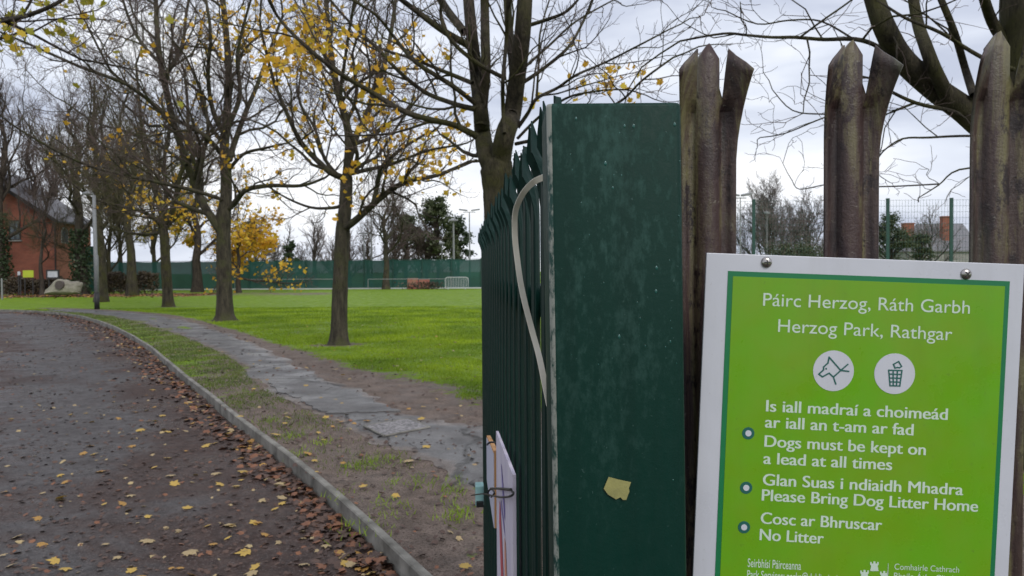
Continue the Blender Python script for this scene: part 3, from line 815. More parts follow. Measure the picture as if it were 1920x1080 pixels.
# tree C
YC = TREEBASE['c'].y
T = Tree(103, 0.0048, 4, .95, 0.06)
tr = T.trunk([(316, 578), (314, 545), (311, 500), (309, 460), (306, 425)], YC, [22, 19, 18, 17, 16], 1.5)
T.limb([(307, 430), (290, 410), (262, 395), (220, 385), (170, 370), (120, 330)], YC, 9, 3, YC - 2)
T.limb([(306, 428), (300, 390), (285, 340), (270, 280), (262, 200), (255, 120)], YC, 11, 4, YC + 1)
T.limb([(307, 428), (325, 390), (335, 340), (350, 280), (352, 200), (345, 130)], YC, 11, 4, YC - 1)
T.limb([(308, 432), (340, 400), (372, 388), (400, 370)], YC, 7, 3, YC + 1)
T.limb([(306, 425), (312, 370), (308, 300), (318, 220), (300, 140)], YC, 9, 4, YC + .2)
T.limb([(306, 435), (270, 440), (220, 430), (190, 400)], YC, 7, 3, YC + 2)
o = T.finish('maple_tree', (TREEBASE['c'].x, YC, 0), tr, 'small pale trunked maple standing between the lamp post and the broad dark forked maple', 'tree', GT, M['bark_moss'], M['twig_green'])
T.leafage([(300, 380, 70, 60), (340, 400, 50, 40), (250, 320, 60, 20)], 24, 0.19, GOLD, seed=6)

# big multi-stemmed tree behind the gate (H)
YH = 9.2
T = Tree(104, 0.0029, 4, 0.95, 0.05, 0.2)
hb = at(938, 508, YH)
tr = T.trunk([(946, 752), (944, 640), (938, 500), (930, 400), (929, 360), (931, 325), (933, 300)], YH, [62, 58, 50, 45, 47, 62, 54], 1.25, 18)
T.limb([(928, 330), (912, 290), (905, 250), (901, 205), (893, 140), (884, 60), (875, -40)], YH, 38, 20, YH + .3, k=14, spacing=0.5)
T.limb([(902, 235), (906, 190), (911, 130), (910, 80), (909, 20), (908, -40)], YH + .1, 20, 17, YH + .4, k=12, spacing=0.5)
T.limb([(936, 330), (940, 290), (948, 250), (960, 215), (969, 150), (979, 70), (984, 0), (988, -50)], YH, 42, 25, YH - .3, k=14, spacing=0.6)
T.limb([(960, 215), (965, 180), (962, 120), (955, 60), (951, 0), (948, -40)], YH, 20, 14, YH + .5, k=10, spacing=0.5)
T.limb([(946, 250), (943, 200), (943, 150), (949, 80), (953, 0), (955, -40)], YH - .4, 8, 7, YH - .9, k=8, spacing=0.5)
T.limb([(893, 255), (870, 243), (847, 233), (767, 213), (697, 173), (630, 133), (563, 77), (520, 30), (495, -20)], YH, 13, 4, YH - 1.2)
T.limb([(893, 205), (870, 200), (847, 193), (797, 173), (747, 133), (710, 93), (667, 53), (630, 13), (600, -30)], YH, 11, 4, YH + .8)
T.limb([(889, 192), (847, 160), (780, 117), (747, 80), (707, 30), (660, 0)], YH, 10, 4, YH - .5)
T.limb([(886, 156), (830, 133), (773, 110), (713, 90), (660, 60)], YH, 9, 3, YH + 1.5)
T.limb([(878, 85), (830, 57), (780, 20), (740, -10)], YH, 14, 8, YH - .6)
T.limb([(947, 147), (897, 120), (847, 77), (827, 33), (830, -10)], YH - .4, 8, 6, YH - 1.0)
T.limb([(870, 60), (840, 20), (815, -20)], YH, 16, 12, YH + .4, k=10)
T.limb([(971, 239), (990, 212), (1006, 185), (1045, 165), (1080, 141), (1137, 116), (1200, 84), (1255, 55)], YH, 8, 2.5, YH - .8)
T.limb([(1006, 185), (1010, 120), (1013, 60), (1030, 0)], YH, 5, 3, YH + .4)
T.limb([(980, 155), (1017, 130), (1066, 88), (1094, 39), (1112, -5)], YH, 8, 4, YH + .3)
T.limb([(990, 48), (1031, 35), (1063, 21), (1090, -8)], YH, 8, 4, YH - .4)
T.limb([(985, 125), (1030, 85), (1080, 40), (1150, 0)], YH, 6, 3, YH + .8)
T.limb([(970, 260), (1010, 220), (1060, 185), (1110, 172), (1170, 168), (1210, 178)], YH, 6, 2, YH - .8)
T.limb([(966, 270), (1050, 250), (1120, 215), (1170, 185), (1205, 150), (1262, 108)], YH, 7, 3, YH - 1.2)
T.limb([(962, 300), (985, 290), (1020, 285)], YH, 5, 3, YH - .4)
T.limb([(893, 300), (860, 315), (820, 330)], YH, 4, 2, YH - .5)
o = T.finish('maple_tree', (at(946, 752, YH).x, YH, 0), tr, 'big mossy multi-stemmed tree rising right behind the spikes of the green gate', 'tree', None, M['bark_moss'], M['twig'])
T.leafage([(1160, 165, 60, 16), (1100, 172, 60, 14), (1065, 90, 20, 3), (700, 150, 90, 26), (760, 90, 60, 16), (820, 100, 40, 8), (860, 250, 40, 14), (630, 90, 50, 20), (570, 50, 60, 30), (1020, 200, 40, 6), (1190, 160, 40, 8)], 8, 0.085, GOLD, (1, 3), 0.08, seed=8)

# right-hand tree (R)
YR = 6.0
T = Tree(105, 0.0021, 4, 0.8, 0.02, 0.26)
tr = T.trunk([(1955, 905), (1950, 700), (1945, 480), (1940, 300), (1934, 180), (1932, 60), (1930, -60)], YR, [128, 118, 112, 108, 104, 96, 92], 1.2, 20)
T.limb([(1925, 330), (1875, 262), (1835, 228), (1804, 203), (1751, 165), (1693, 112), (1660, 55), (1640, 0), (1622, -60)], YR, 58, 30, YR - .3, k=16, spacing=0.7)
T.limb([(1775, 178), (1752, 130), (1735, 85), (1720, 40), (1708, -30)], YR, 26, 19, YR + .3, k=12, spacing=0.6)
T.limb([(1826, 180), (1810, 130), (1790, 62), (1765, 0), (1750, -40)], YR, 15, 11, YR + .3, k=10, spacing=0.6)
T.limb([(1900, 130), (1838, 106), (1765, 62), (1700, 35), (1660, 10)], YR - .3, 9, 4, YR - .8, spacing=0.5)
T.limb([(1690, 110), (1660, 95), (1630, 80), (1597, 73), (1545, 74), (1491, 70), (1448, 70), (1400, 66), (1356, 63), (1275, 77)], YR, 10, 3, YR - .9)
T.limb([(1500, 70), (1540, 40), (1590, 5), (1620, -20)], YR - .3, 4, 3, YR - .7)
T.limb([(1600, 73), (1540, 40), (1480, 38), (1420, 45), (1360, 20)], YR, 4, 2, YR - .2)
T.limb([(1800, 215), (1775, 206), (1717, 193), (1664, 168), (1640, 150), (1600, 140)], YR, 9, 3, YR - .4)
T.limb([(1715, 193), (1679, 207), (1645, 219), (1600, 212), (1544, 214), (1486, 207), (1448, 168)], YR, 5, 2, YR + .4)
T.limb([(1640, 215), (1590, 210), (1544, 221), (1472, 250), (1425, 258)], YR, 3.5, 2, YR + .3)
T.limb([(1880, 255), (1799, 255), (1740, 258), (1693, 260), (1660, 280), (1645, 299)], YR, 5, 2.2, YR - .2)
T.limb([(1900, 310), (1799, 318), (1760, 347), (1722, 371)], YR, 4, 2, YR - .3)
T.limb([(1760, 345), (1650, 350), (1560, 345), (1500, 355), (1485, 338)], YR + .3, 3, 1.5, YR + .4)
T.limb([(1890, 90), (1860, 40), (1840, -20)], YR, 22, 16, YR - .4, k=10)
o = T.finish('maple_tree', (at(1955, 905, YR).x, YR, 0), tr, 'thick trunked bare tree behind the rusty palings at the right of the park sign', 'tree', None, M['bark_moss'], M['twig'])
rs = np.random.RandomState(3)
nn_ = 2600; hh = rs.rand(nn_) * 2.1 + 0.3; an = rs.rand(nn_) * 6.28
cx_ = np.interp(hh, [0, 1.6, 4], [at(1955, 905, YR).x, at(1945, 480, YR).x, at(1934, 180, YR).x])
rr_ = 0.245 + rs.rand(nn_) * 0.05
V, F = tri_cloud(np.c_[cx_ + np.cos(an) * rr_, YR + np.sin(an) * rr_, hh], rs.uniform(0.04, 0.07, nn_), rs)
obj('ivy', V, F, M['ivy'], o)

# overhanging tree at the far left, its trunk outside the picture
T = Tree(106, 0.003, 4, 0.9, 0.02)
yo = 9.0
tr = T.trunk([(-420, 800), (-420, 500), (-410, 200), (-400, 60), (-395, -100)], yo, [70, 60, 55, 50, 45], 1.3)
T.limb([(-400, 120), (-250, 70), (-80, 45), (0, 38), (44, 31), (95, 12), (140, -15)], yo, 16, 5, yo - .4)
T.limb([(-80, 46), (-20, 75), (24, 65), (60, 60), (110, 35), (180, 20)], yo, 6, 2, yo + .3)
T.limb([(0, 38), (50, 40), (100, 36), (150, 35), (210, 38)], yo - .2, 4, 2, yo + .2)
o = T.finish('maple_tree', (at(-420, 800, yo).x, yo, 0), tr, 'leaning tree whose olive leaved bough reaches in over the top left corner', 'tree', None, M['bark_dark'], M['twig'])
T.leafage([(100, 30, 60, 26), (20, 20, 50, 20), (125, 60, 30, 10), (30, 65, 40, 14), (170, 10, 40, 10)], 6, 0.10, [M['leaf_lime'], M['leaf_lime'], M['leaf_yellow']], (1, 3), 0.1, seed=9)

# generic trees
def auto_tree(name, px, base_py, top_py, wpx, seed, label, spread=0.5, fork=0.3, Y=None, bk='bark', tw='twig', dens=1.0, nl=12, lev=4, minr=None, group=None, leaf=None, up=0.1, ang=(0.45, 0.95), ivy=0):
    b = gp(px, base_py) if Y is None else Vector((at(px, 508, Y).x, Y, 0))
    Y = b.y; H = at(px, top_py, Y).z
    T = Tree(seed, (minr or Y * 0.00014) * .72, lev, dens * 1.05, up)
    r = T.r; r0 = wpx / 2 * Y / FPX
    P = [(b.x, b.y, -0.05)]; n = 9
    for i in range(1, n + 1):
        P.append((b.x + r.gauss(0, .018) * H * i / n, b.y + r.gauss(0, .018) * H * i / n, H * 0.82 * i / n))
    C = catmull(P, 2); m = len(C)
    rad = [r0 * ((1 - i / (m - 1)) * 0.85 + 0.12) * (1 + .5 * math.exp(-i)) for i in range(m)]
    Tt = Tubes(); Tt.add([tuple(c) for c in C], rad, 10)
    for i in range(nl):
        t = fork + (0.97 - fork) * (i + r.random() * .7) / nl
        q = t * (m - 1); j = min(int(q), m - 2); p = tuple(C[j] + (C[j+1] - C[j]) * (q - j))
        a = i * 2.4 + r.gauss(0, .3); el = r.uniform(*ang) * (1.15 - 0.5 * t)
        d = (math.cos(a) * math.sin(el), math.sin(a) * math.sin(el), math.cos(el))
        Lb = H * spread * (1.1 - 0.75 * t) * r.uniform(.75, 1.1)
        T.branch(p, d, Lb, max(rad[j] * 0.5, T.minr), 0 if Lb > 3 else 1)
    o = T.finish(name, (b.x, b.y, 0), Tt, label, 'tree', group, M[bk], M[tw])
    if leaf: T.leafage(*leaf)
    if ivy:
        rs = np.random.RandomState(seed); k = 1500
        h = rs.rand(k) * ivy; a = rs.rand(k) * 6.28; rr = r0 * 1.1 + rs.rand(k) ** 2 * 0.45 * (1.3 - h / ivy)
        lx = np.interp(h, C[:, 2], C[:, 0]); ly = np.interp(h, C[:, 2], C[:, 1])
        V, F = tri_cloud(np.c_[lx + np.cos(a) * rr, ly + np.sin(a) * rr, h], rs.uniform(.14, .3, k), rs)
        obj('ivy', V, F, M['ivy'], o)
    return T
auto_tree('maple_tree', 190, 566, 60, 20, 201, 'bare tree standing directly behind the lamp post near the boulder', .42, .3, bk='bark_moss', tw='twig_green', dens=.95, nl=13)
auto_tree('maple_tree', 248, 555, 90, 18, 202, 'grey barked tree in front of the low hedge, right of the lamp post', .42, .28, bk='bark_moss', tw='twig_green', dens=.95, nl=14, leaf=([(235, 470, 40, 30), (260, 420, 50, 30)], 30, .25, [M['leaf_yellow'], M['leaf_gold']], (1, 3), .25, 9))
auto_tree('maple_tree', 152, 553, 110, 22, 203, 'ivy clad dark tree beside the brick building and the boulder', .42, .3, bk='bark_dark', dens=.85, nl=13, ivy=5.0)
auto_tree('maple_tree', 4, 552, 90, 20, 204, 'ivy clad tree at the far left edge in front of the brick building', .42, .25, bk='bark_dark', dens=.9, nl=13, ivy=6.5, up=.16)
auto_tree('maple_tree', 60, 549, 150, 12, 205, 'slim upright bare tree in front of the brick gable', .4, .2, bk='bark_dark', dens=.85, nl=12, up=.2, ang=(.3, .6))
auto_tree('maple_tree', 370, 548, 210, 18, 206, 'dark trunked maple by the green screen with gold leaves hanging low', .42, .22, bk='bark_dark', dens=.85, nl=12, leaf=([(300, 440, 50, 170), (330, 470, 45, 190), (350, 400, 50, 60), (400, 460, 40, 80), (385, 485, 30, 50)], 60, .26, [M['leaf_yellow'], M['leaf_gold'], M['leaf_lime']], (3, 7), .3, 3), ang=(.7, 1.3))
auto_tree('maple_tree', 447, 546, 330, 9, 207, 'low maple full of golden leaves in front of the green screen', .62, .16, Y=60, bk='bark_dark', dens=1.0, nl=14, leaf=([(440, 475, 45, 300), (480, 470, 60, 380), (520, 465, 40, 220), (560, 420, 60, 50), (480, 420, 60, 70), (460, 495, 40, 80)], 60, .27, [M['leaf_yellow'], M['leaf_gold'], M['leaf_gold']], (3, 7), .35, 3), ang=(.9, 1.5), up=.0)
auto_tree('maple_tree', 724, 543, 290, 13, 208, 'bare spreading tree standing alone in front of the green tennis screen', .62, .3, bk='bark', dens=.9, nl=14, ang=(.6, 1.25), tw='twig')
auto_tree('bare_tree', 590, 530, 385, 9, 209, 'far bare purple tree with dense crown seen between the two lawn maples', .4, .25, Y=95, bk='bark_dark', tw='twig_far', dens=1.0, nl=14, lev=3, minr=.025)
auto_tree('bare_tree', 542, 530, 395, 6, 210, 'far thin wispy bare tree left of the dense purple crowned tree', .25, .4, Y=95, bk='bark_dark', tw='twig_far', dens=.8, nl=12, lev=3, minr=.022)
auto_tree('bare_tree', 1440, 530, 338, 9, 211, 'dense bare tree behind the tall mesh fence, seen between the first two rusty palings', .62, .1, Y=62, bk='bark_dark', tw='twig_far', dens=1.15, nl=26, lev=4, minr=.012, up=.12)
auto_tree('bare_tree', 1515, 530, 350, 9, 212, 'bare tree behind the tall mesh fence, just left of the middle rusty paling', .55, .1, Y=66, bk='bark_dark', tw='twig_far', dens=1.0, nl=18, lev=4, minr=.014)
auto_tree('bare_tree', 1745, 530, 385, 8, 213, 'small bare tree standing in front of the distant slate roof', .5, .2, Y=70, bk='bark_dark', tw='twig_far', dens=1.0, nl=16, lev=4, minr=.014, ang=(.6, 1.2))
auto_tree('bare_tree', 100, 530, 170, 10, 214, 'tall bare tree rising behind the slate roof of the brick building', .4, .3, Y=78, bk='bark_dark', tw='twig', dens=.8, nl=14, lev=4, up=.2, ang=(.3, .7))
auto_tree('bare_tree', 225, 530, 210, 9, 215, 'bare tree behind the green screen, left of the small pale maple', .42, .2, Y=72, bk='bark_dark', tw='twig_green', dens=.85, nl=14, lev=4)
auto_tree('bare_tree', 290, 530, 190, 9, 216, 'olive twigged tree with yellow leaves behind the green screen and the small pale maple', .42, .15, Y=75, bk='bark_moss', tw='twig_green', dens=.95, nl=16, lev=4, leaf=([(290, 440, 60, 120), (240, 450, 50, 60)], 60, .3, [M['leaf_yellow'], M['leaf_lime']], (2, 4), .3, 9))
auto_tree('bare_tree', 690, 530, 395, 8, 217, 'brownish far tree behind the tall light poles', .45, .2, Y=88, bk='bark_dark', tw='twig', dens=.9, nl=14, lev=3, minr=.02)

auto_tree('bare_tree', 78, 550, 330, 9, 260, 'low branching bare tree screening the brick gable left of the boulder', .5, .3, Y=56, bk='bark_dark', tw='twig', dens=.75, nl=10, lev=4, up=.14)
auto_tree('bare_tree', 205, 550, 250, 9, 262, 'low branching bare tree growing out of the dark hedge', .5, .12, Y=63, bk='bark_moss', tw='twig_green', dens=1.1, nl=16, lev=4, up=.14)
for i, (px, top, wpx, lab, tw) in enumerate([
        (655, 430, 7, 'low brown far tree directly behind the trunk of the nearest lawn maple', 'twig'),
        (740, 405, 8, 'tangled brown far tree behind the lone spreading tree', 'twig'),
        (785, 420, 7, 'thin brown far tree just right of the lone spreading tree', 'twig'),
        (800, 385, 8, 'tall brown far tree next to the olive green pine', 'twig'),
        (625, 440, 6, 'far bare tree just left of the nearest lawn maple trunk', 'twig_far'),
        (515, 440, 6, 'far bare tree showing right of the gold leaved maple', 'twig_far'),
        (480, 400, 7, 'far bare tree rising above the gold leaved maple', 'twig_far'),
        (565, 452, 5, 'lowest far bare tree between the dark conical evergreen and the purple tree', 'twig_far')]):
    auto_tree('bare_tree', px, 530, top, wpx, 230 + i, lab, .5, .1, Y=90 + i, bk='bark_dark', tw=tw, dens=1.1, nl=18, lev=3, minr=.024, group=None)
# bushy evergreens
def bushy(name, px, base_py, top_py, wid_px, Y, seed, label, n, size, mat, tk='bark_dark', group=None, cat='tree', lift=.25, clumps=26, nb=None):
    b = Vector((at(px, 508, Y).x, Y, 0)); H = at(px, top_py, Y).z; W = wid_px * Y / FPX / 2
    rs = np.random.RandomState(seed)
    o = empty(name, (b.x, b.y, 0), label, cat, group)
    T = Tree(seed, .03, 2, .7, .1)
    Tt = Tubes(); Tt.add([(b.x, b.y, -.05), (b.x + .02 * H, b.y, H * .4), (b.x, b.y, H * .85)], [W * .06 + .05, W * .05 + .03, .03], 8)
    cs = []; clumps = int(clumps * 2.4); n = int(n * 2.2); size *= .55
    for i in range(clumps):
        t = lift + (1 - lift) * rs.rand() ** .8; rad = W * math.sin(min(1, (1.08 - t) * 1.6) * math.pi / 2) * rs.rand() ** .5
        a = rs.rand() * 6.28; c = np.array([b.x + math.cos(a) * rad, b.y + math.sin(a) * rad, H * t]); cs.append((c, W * rs.uniform(.14, .34)))
        h0 = H * max(.1, t - .2); T.main.add([(b.x, b.y, h0), tuple((c + np.array([b.x, b.y, h0])) / 2 + np.array([0, 0, .1])), tuple(c)], [.07, .05, .03], 4)
    V, F = Tt.mesh(); obj('trunk', V, F, M[tk], o, True)
    V, F = T.main.mesh(); obj('limbs', V, F, M[tk], o)
    pos = []
    for c, r_ in cs:
        k = n // clumps; d = rs.normal(size=(k, 3)); d /= np.linalg.norm(d, axis=1)[:, None]
        pos.append(c + d * (r_ * np.abs(rs.normal(0.2, .62, k)))[:, None] * np.array([1.25, 1.25, .8]))
    pos = np.concatenate(pos); pos[:, 2] = np.maximum(pos[:, 2], .05)
    V, F = tri_cloud(pos, rs.uniform(.6, 1.3, len(pos)) * size, rs)
    obj('crown', V, F, M[mat], o)
    return o
bushy('evergreen_tree', 820, 530, 372, 78, 92, 301, 'tall olive green pine behind the green screen left of the floodlight', 5200, .55, 'evergreen', clumps=24)
bushy('evergreen_tree', 858, 530, 410, 62, 96, 302, 'dark rounded evergreen beside the floodlight at the end of the green screen', 4200, .55, 'ivy', clumps=18, lift=.15)
bushy('evergreen_tree', 760, 530, 405, 90, 98, 303, 'brown green bushy tree behind the lone bare tree on the lawn edge', 4200, .5, 'evergreen', clumps=22)
bushy('evergreen_tree', 545, 530, 450, 34, 90, 304, 'small dark conical evergreen peeping above the green screen', 1800, .5, 'ivy', clumps=12, lift=.1)
bushy('evergreen_tree', 1668, 530, 405, 90, 58, 305, 'dark green shrubby tree right of the middle rusty paling', 5000, .28, 'evergreen', clumps=24, lift=.1)
bushy('evergreen_tree', 1725, 530, 440, 60, 52, 306, 'olive bush in front of the brown chimney', 2600, .26, 'evergreen', clumps=14, lift=.05)
bushy('evergreen_tree', 1490, 530, 462, 170, 54, 307, 'low dark bush at the foot of the bare trees behind the mesh fence', 4200, .26, 'evergreen', clumps=26, lift=.05)
bushy('evergreen_tree', 468, 530, 415, 60, 84, 308, 'dark olive tree behind the gold leaved maple', 2400, .5, 'evergreen', clumps=14, lift=.1)

def hedge(name, x0, x1, Y, h, dep, seed, label, mat='hedge', n=5000, size=.16, rise=0):
    a = at(x0, 508, Y).x; b = at(x1, 508, Y).x; rs = np.random.RandomState(seed)
    p = np.c_[rs.uniform(a, b, n), rs.uniform(Y - dep, Y + dep, n), rs.rand(n) ** .6 * h]
    p[:, 2] *= 1 + .12 * np.sin(p[:, 0] * 2.3) + .07 * np.sin(p[:, 0] * 6.1)
    V, F = tri_cloud(p, rs.uniform(.6, 1.3, n) * size, rs)
    T = Tubes()
    for i in range(int((b - a) / .5)):
        x = a + .25 + i * .5; T.add([(x, Y, -.02), (x + rs.normal() * .1, Y, h * .5), (x + rs.normal() * .2, Y, h * .9)], [.03, .025, .012], 4)
    o = empty(name, ((a + b) / 2, Y, 0), label, 'hedge')
    obj('foliage', V, F, M[mat], o); V2, F2 = T.mesh(); obj('stems', V2, F2, M['bark_dark'], o)
    return o
hedge('hedge', 15, 138, 57, 1.25, .6, 1, 'low brown hedge under the brick wall behind the boulder', n=6000)
hedge('hedge', 196, 292, 60, 1.55, .7, 2, 'dark low hedge in front of the green screen right of the lamp post', n=5500)
# flower bed plants
for i, (px, py, wd, lab, mt) in enumerate([(45, 549, 22, 'yellow flowering plant in the bed beside the boulder', 'leaf_yellow'), (18, 550, 26, 'bright green leafy plant at the left end of the bed', 'plant'), (75, 547, 26, 'green leafy plant between the yellow flowers and the boulder', 'plant')]):
    b = gp(px, py); rs = np.random.RandomState(50 + i); k = 420; s = wd * b.y / FPX / 2
    o = empty('bed_plant', (b.x, b.y, 0), lab, 'plant', None)
    p = np.c_[b.x + rs.normal(0, s * .5, k), b.y + rs.normal(0, s * .4, k), rs.rand(k) * .5]
    V, F = tri_cloud(p, rs.uniform(.1, .22, k), rs); 
    if mt == 'leaf_yellow':
        obj('leaves', V[:k*2], F[:k//2], M['plant'], o); obj('blossom', V[k*2:] + np.array([0, 0, .12]), F[:k//2], M[mt], o)
    else: obj('leaves', V, F, M[mt], o)

# ------------------------------------------------------------------ buildings
YB1 = 62
def brick_building():
    o = empty('brick_building', (at(60, 508, YB1).x, YB1, 0), 'red brick building with a slate roof behind the boulder', 'building')
    xl = at(-190, 508, YB1).x; xr = at(103, 508, YB1).x
    ze = at(104, 411, YB1).z; xm = (xl + xr) / 2; zr = at(-40, 318, YB1).z
    yb = YB1 + 6; xr2 = at(135, 508, YB1 + 3).x
    mb = MB(); mb.prism([(xl, YB1, 0), (xr, YB1, 0), (xr, YB1, ze), (xm, YB1, zr), (xl, YB1, ze)], (0, 0, 0), (0, .3, 0)); mb.build('gable_wall', M['brick'], o)
    # right part: lighter side wall set back and running to the right
    q = [(xr + .003, YB1 + .1), (xr2, YB1 + 3)]
    mb = MB(); mb.prism([(q[0][0], q[0][1], 0), (q[1][0], q[1][1], 0), (q[1][0], q[1][1], ze - .15), (q[0][0], q[0][1], ze - .15)], (0, 0, 0), (-.25, .3, 0)); mb.build('side_wall', M['brick_l'], o)
    mb = MB(); mb.prism([(xr2, YB1 + 3.0, 0), (xr2, yb, 0), (xr2, yb, ze - .15), (xr2, YB1 + 3.0, ze - .15)], (0, 0, 0), (-.3, 0, 0)); mb.build('rear_wall', M['brick_l'], o)
    # roof: two slopes, right slope follows the splayed wall
    mb = MB(); e = .35; t = (0, 0, .16)
    mb.prism([(xm, YB1 - e, zr + .02), (xr + .45, YB1 - e, ze - .28), (xr2 + .6, YB1 + 2.8, ze - .28), (xr2 + .6, yb, ze - .28), (xm, yb, zr + .02)], (0, 0, 0), t)
    mb.prism([(xm, YB1 - e, zr + .022), (xl - .4, YB1 - e, ze - .28), (xl - .4, yb, ze - .28), (xm, yb, zr + .022)], (0, 0, 0), t)
    mb.build('roof', M['slate'], o)
    mb = MB(); mb.bar((xm, YB1 - e - .02, zr + .1), (xr + .45, YB1 - e - .02, ze - .2), .1, .26); mb.bar((xm, YB1 - e - .02, zr + .1), (xl - .4, YB1 - e - .02, ze - .2), .1, .26); mb.build('verge_board', M['frame_d'], o)
    mb = MB(); mb.tube([(xr + .12, YB1 - .12, .1), (xr + .12, YB1 - .12, ze - .3)], .05, 8); mb.build('downpipe', M['frame_d'], o)
    a, b = at(17, 414, YB1 - .03), at(38, 449, YB1 - .03)
    cx, cz = (a.x + b.x) / 2, (a.z + b.z) / 2; W, H = b.x - a.x, a.z - b.z
    mb = MB()
    for dx, dz, w_, h_ in ((-W/2, 0, .08, H + .08), (W/2, 0, .08, H + .08), (0, H/2, W - .08, .08), (0, -H/2, W - .08, .08), (0, 0, .05, H - .08)): mb.box((cx + dx, YB1 - .02, cz + dz), (w_, .07, h_))
    wf = mb.build('window', M['frame_d'], o)
    mb = MB(); mb.box((cx, YB1 - .004, cz), (W - .08, .02, H - .08)); mb.build('pane', M['glass'], wf)
    mb = MB(); mb.box((cx, YB1 - .06, cz - H/2 - .1), (W + .3, .14, .1)); mb.build('sill', M['render_wall'], wf)
    # arched window in the splayed wall
    dd = Vector((xr2 - xr, 2.9, 0)).normalized(); nrmv = Vector((dd.y, -dd.x, 0))
    L_ = math.hypot(xr2 - xr, 2.9); c = Vector((xr, YB1 + .1, 0)) + dd * L_ * .55; zc = at(120, 444, YB1 + 1.5).z
    def arch(w_, h_, off):
        pts = [(-w_, -h_), (w_, -h_)] + [(w_ * math.cos(a), h_ * .4 + w_ * math.sin(a)) for a in np.linspace(0, math.pi, 9)]
        return [tuple(c + dd * p + nrmv * off + Vector((0, 0, zc + q))) for p, q in pts]
    mb = MB(); mb.prism(arch(.62, .55, .02), (0, 0, 0), nrmv * .05); wf = mb.build('arched_window', M['frame_w'], o)
    mb = MB(); mb.prism(arch(.52, .46, .075), (0, 0, 0), nrmv * .01); mb.build('pane', M['glass'], wf)
    # green wing beyond
    a, b = at(130, 462, YB1 + 5), at(195, 490, YB1 + 5)
    mb = MB(); mb.box(((a.x + b.x) / 2, YB1 + 5.2, a.z / 2), (b.x - a.x, .3, a.z)); mb.build('green_wing', M['green_board'], o)
    a = at(130, 540, YB1 + 4.9); mb = MB(); mb.box((a.x + .9, YB1 + 5.0, 1.1), (.95, .12, 2.2)); mb.build('door', M['frame_d'], o)
brick_building()
def flat_sign(name, px0, py0, px1, py1, Y, mat, label, fr=None, legs=True, cat='sign'):
    a, b = at(px0, py0, Y), at(px1, py1, Y); c = (a + b) / 2
    o = empty(name, (c.x, Y, 0), label, cat)
    mb = MB(); mb.box((c.x, Y, c.z), (b.x - a.x, .04, a.z - b.z)); mb.build('panel', mat, o)
    if fr:
        mb = MB(); W, H = b.x - a.x, a.z - b.z
        for dx, dz, w_, h_ in ((-W/2, 0, .1, H + .1), (W/2, 0, .1, H + .1), (0, H/2, W - .1, .1), (0, -H/2, W - .1, .1)): mb.box((c.x + dx, Y, c.z + dz), (w_, .1, h_))
        mb.build('board_frame', fr, o)
    for s in (-1, 1):
        x = c.x + s * (b.x - a.x) * .38
        mb = MB(); mb.box((x, Y + .06, b.z / 2 + .1), (.07, .05, b.z + .2)); mb.build('leg', M['frame_d'], o)
    return o
flat_sign('notice_board', 88, 507, 110, 521, 55.5, M['paper'], 'dark framed notice board with pale papers behind the boulder', M['frame_d'], cat='notice board')
flat_sign('garden_sign', 43, 507, 63, 520, 55.5, M['lime_sign'], 'lime yellow rectangular sign in front of the brick wall')
flat_sign('garden_sign', 33, 509, 38, 516, 55.5, M['paper'], 'tiny white sign left of the lime yellow sign')
flat_sign('garden_sign', 146, 511, 152, 519, 60, M['paper'], 'small white notice by the door beyond the boulder')
# distant house at right
def far_house():
    Y = 95; o = empty('distant_house', (at(1760, 508, Y).x, Y, 0), 'distant house with grey slate roof and brown chimney seen through the mesh fence', 'house')
    x0, x1 = at(1700, 508, Y).x, at(1840, 508, Y).x; ze = at(1750, 472, Y).z; zr = at(1750, 418, Y).z
    mb = MB(); mb.box(((x0 + x1) / 2, Y + 4, ze / 2), (x1 - x0 - .6, 8, ze)); mb.build('wall', M['render_wall'], o)
    hx = at(1752, 508, Y).x
    mb = MB(); mb.prism([(x0, Y - .3, ze), (x1, Y - .3, ze), (x1, Y + 4, zr), (hx, Y + 4, zr)], (0, 0, 0), (0, 0, .15))
    mb.prism([(x0, Y - .28, ze - .002), (hx, Y + 4, zr - .002), (x0, Y + 8.3, ze - .002)], (0, 0, 0), (0, 0, .15)); 
    mb.prism([(x0, Y + 8.3, ze), (hx, Y + 4, zr), (x1, Y + 4, zr), (x1, Y + 8.3, ze)], (0, 0, 0), (0, 0, .15)); rf = mb.build('roof', M['slate'], o)
    for (a, b, c, nm) in ((1709, 1728, 418, 'chimney'), (1783, 1795, 405, 'chimney')):
        p, q = at(a, c, Y - .5), at(b, c, Y - .5)
        mb = MB(); mb.box(((p.x + q.x) / 2, Y + 1.6, (p.z + ze) / 2), (q.x - p.x, .8, p.z - ze)); mb.box(((p.x + q.x) / 2, Y + 1.6, p.z + .06), (q.x - p.x + .15, .95, .12)); mb.build(nm, M['brick'], rf)
    for px in (1712, 1735, 1790):
        p = at(px, 482, Y)
        mb = MB(); mb.box((p.x, Y + .28, p.z), (1.1, .1, 1.2)); f = mb.build('window', M['frame_w'], o)
        mb = MB(); mb.box((p.x, Y + .22, p.z), (.9, .04, 1.0)); mb.build('pane', M['glass'], f)
far_house()

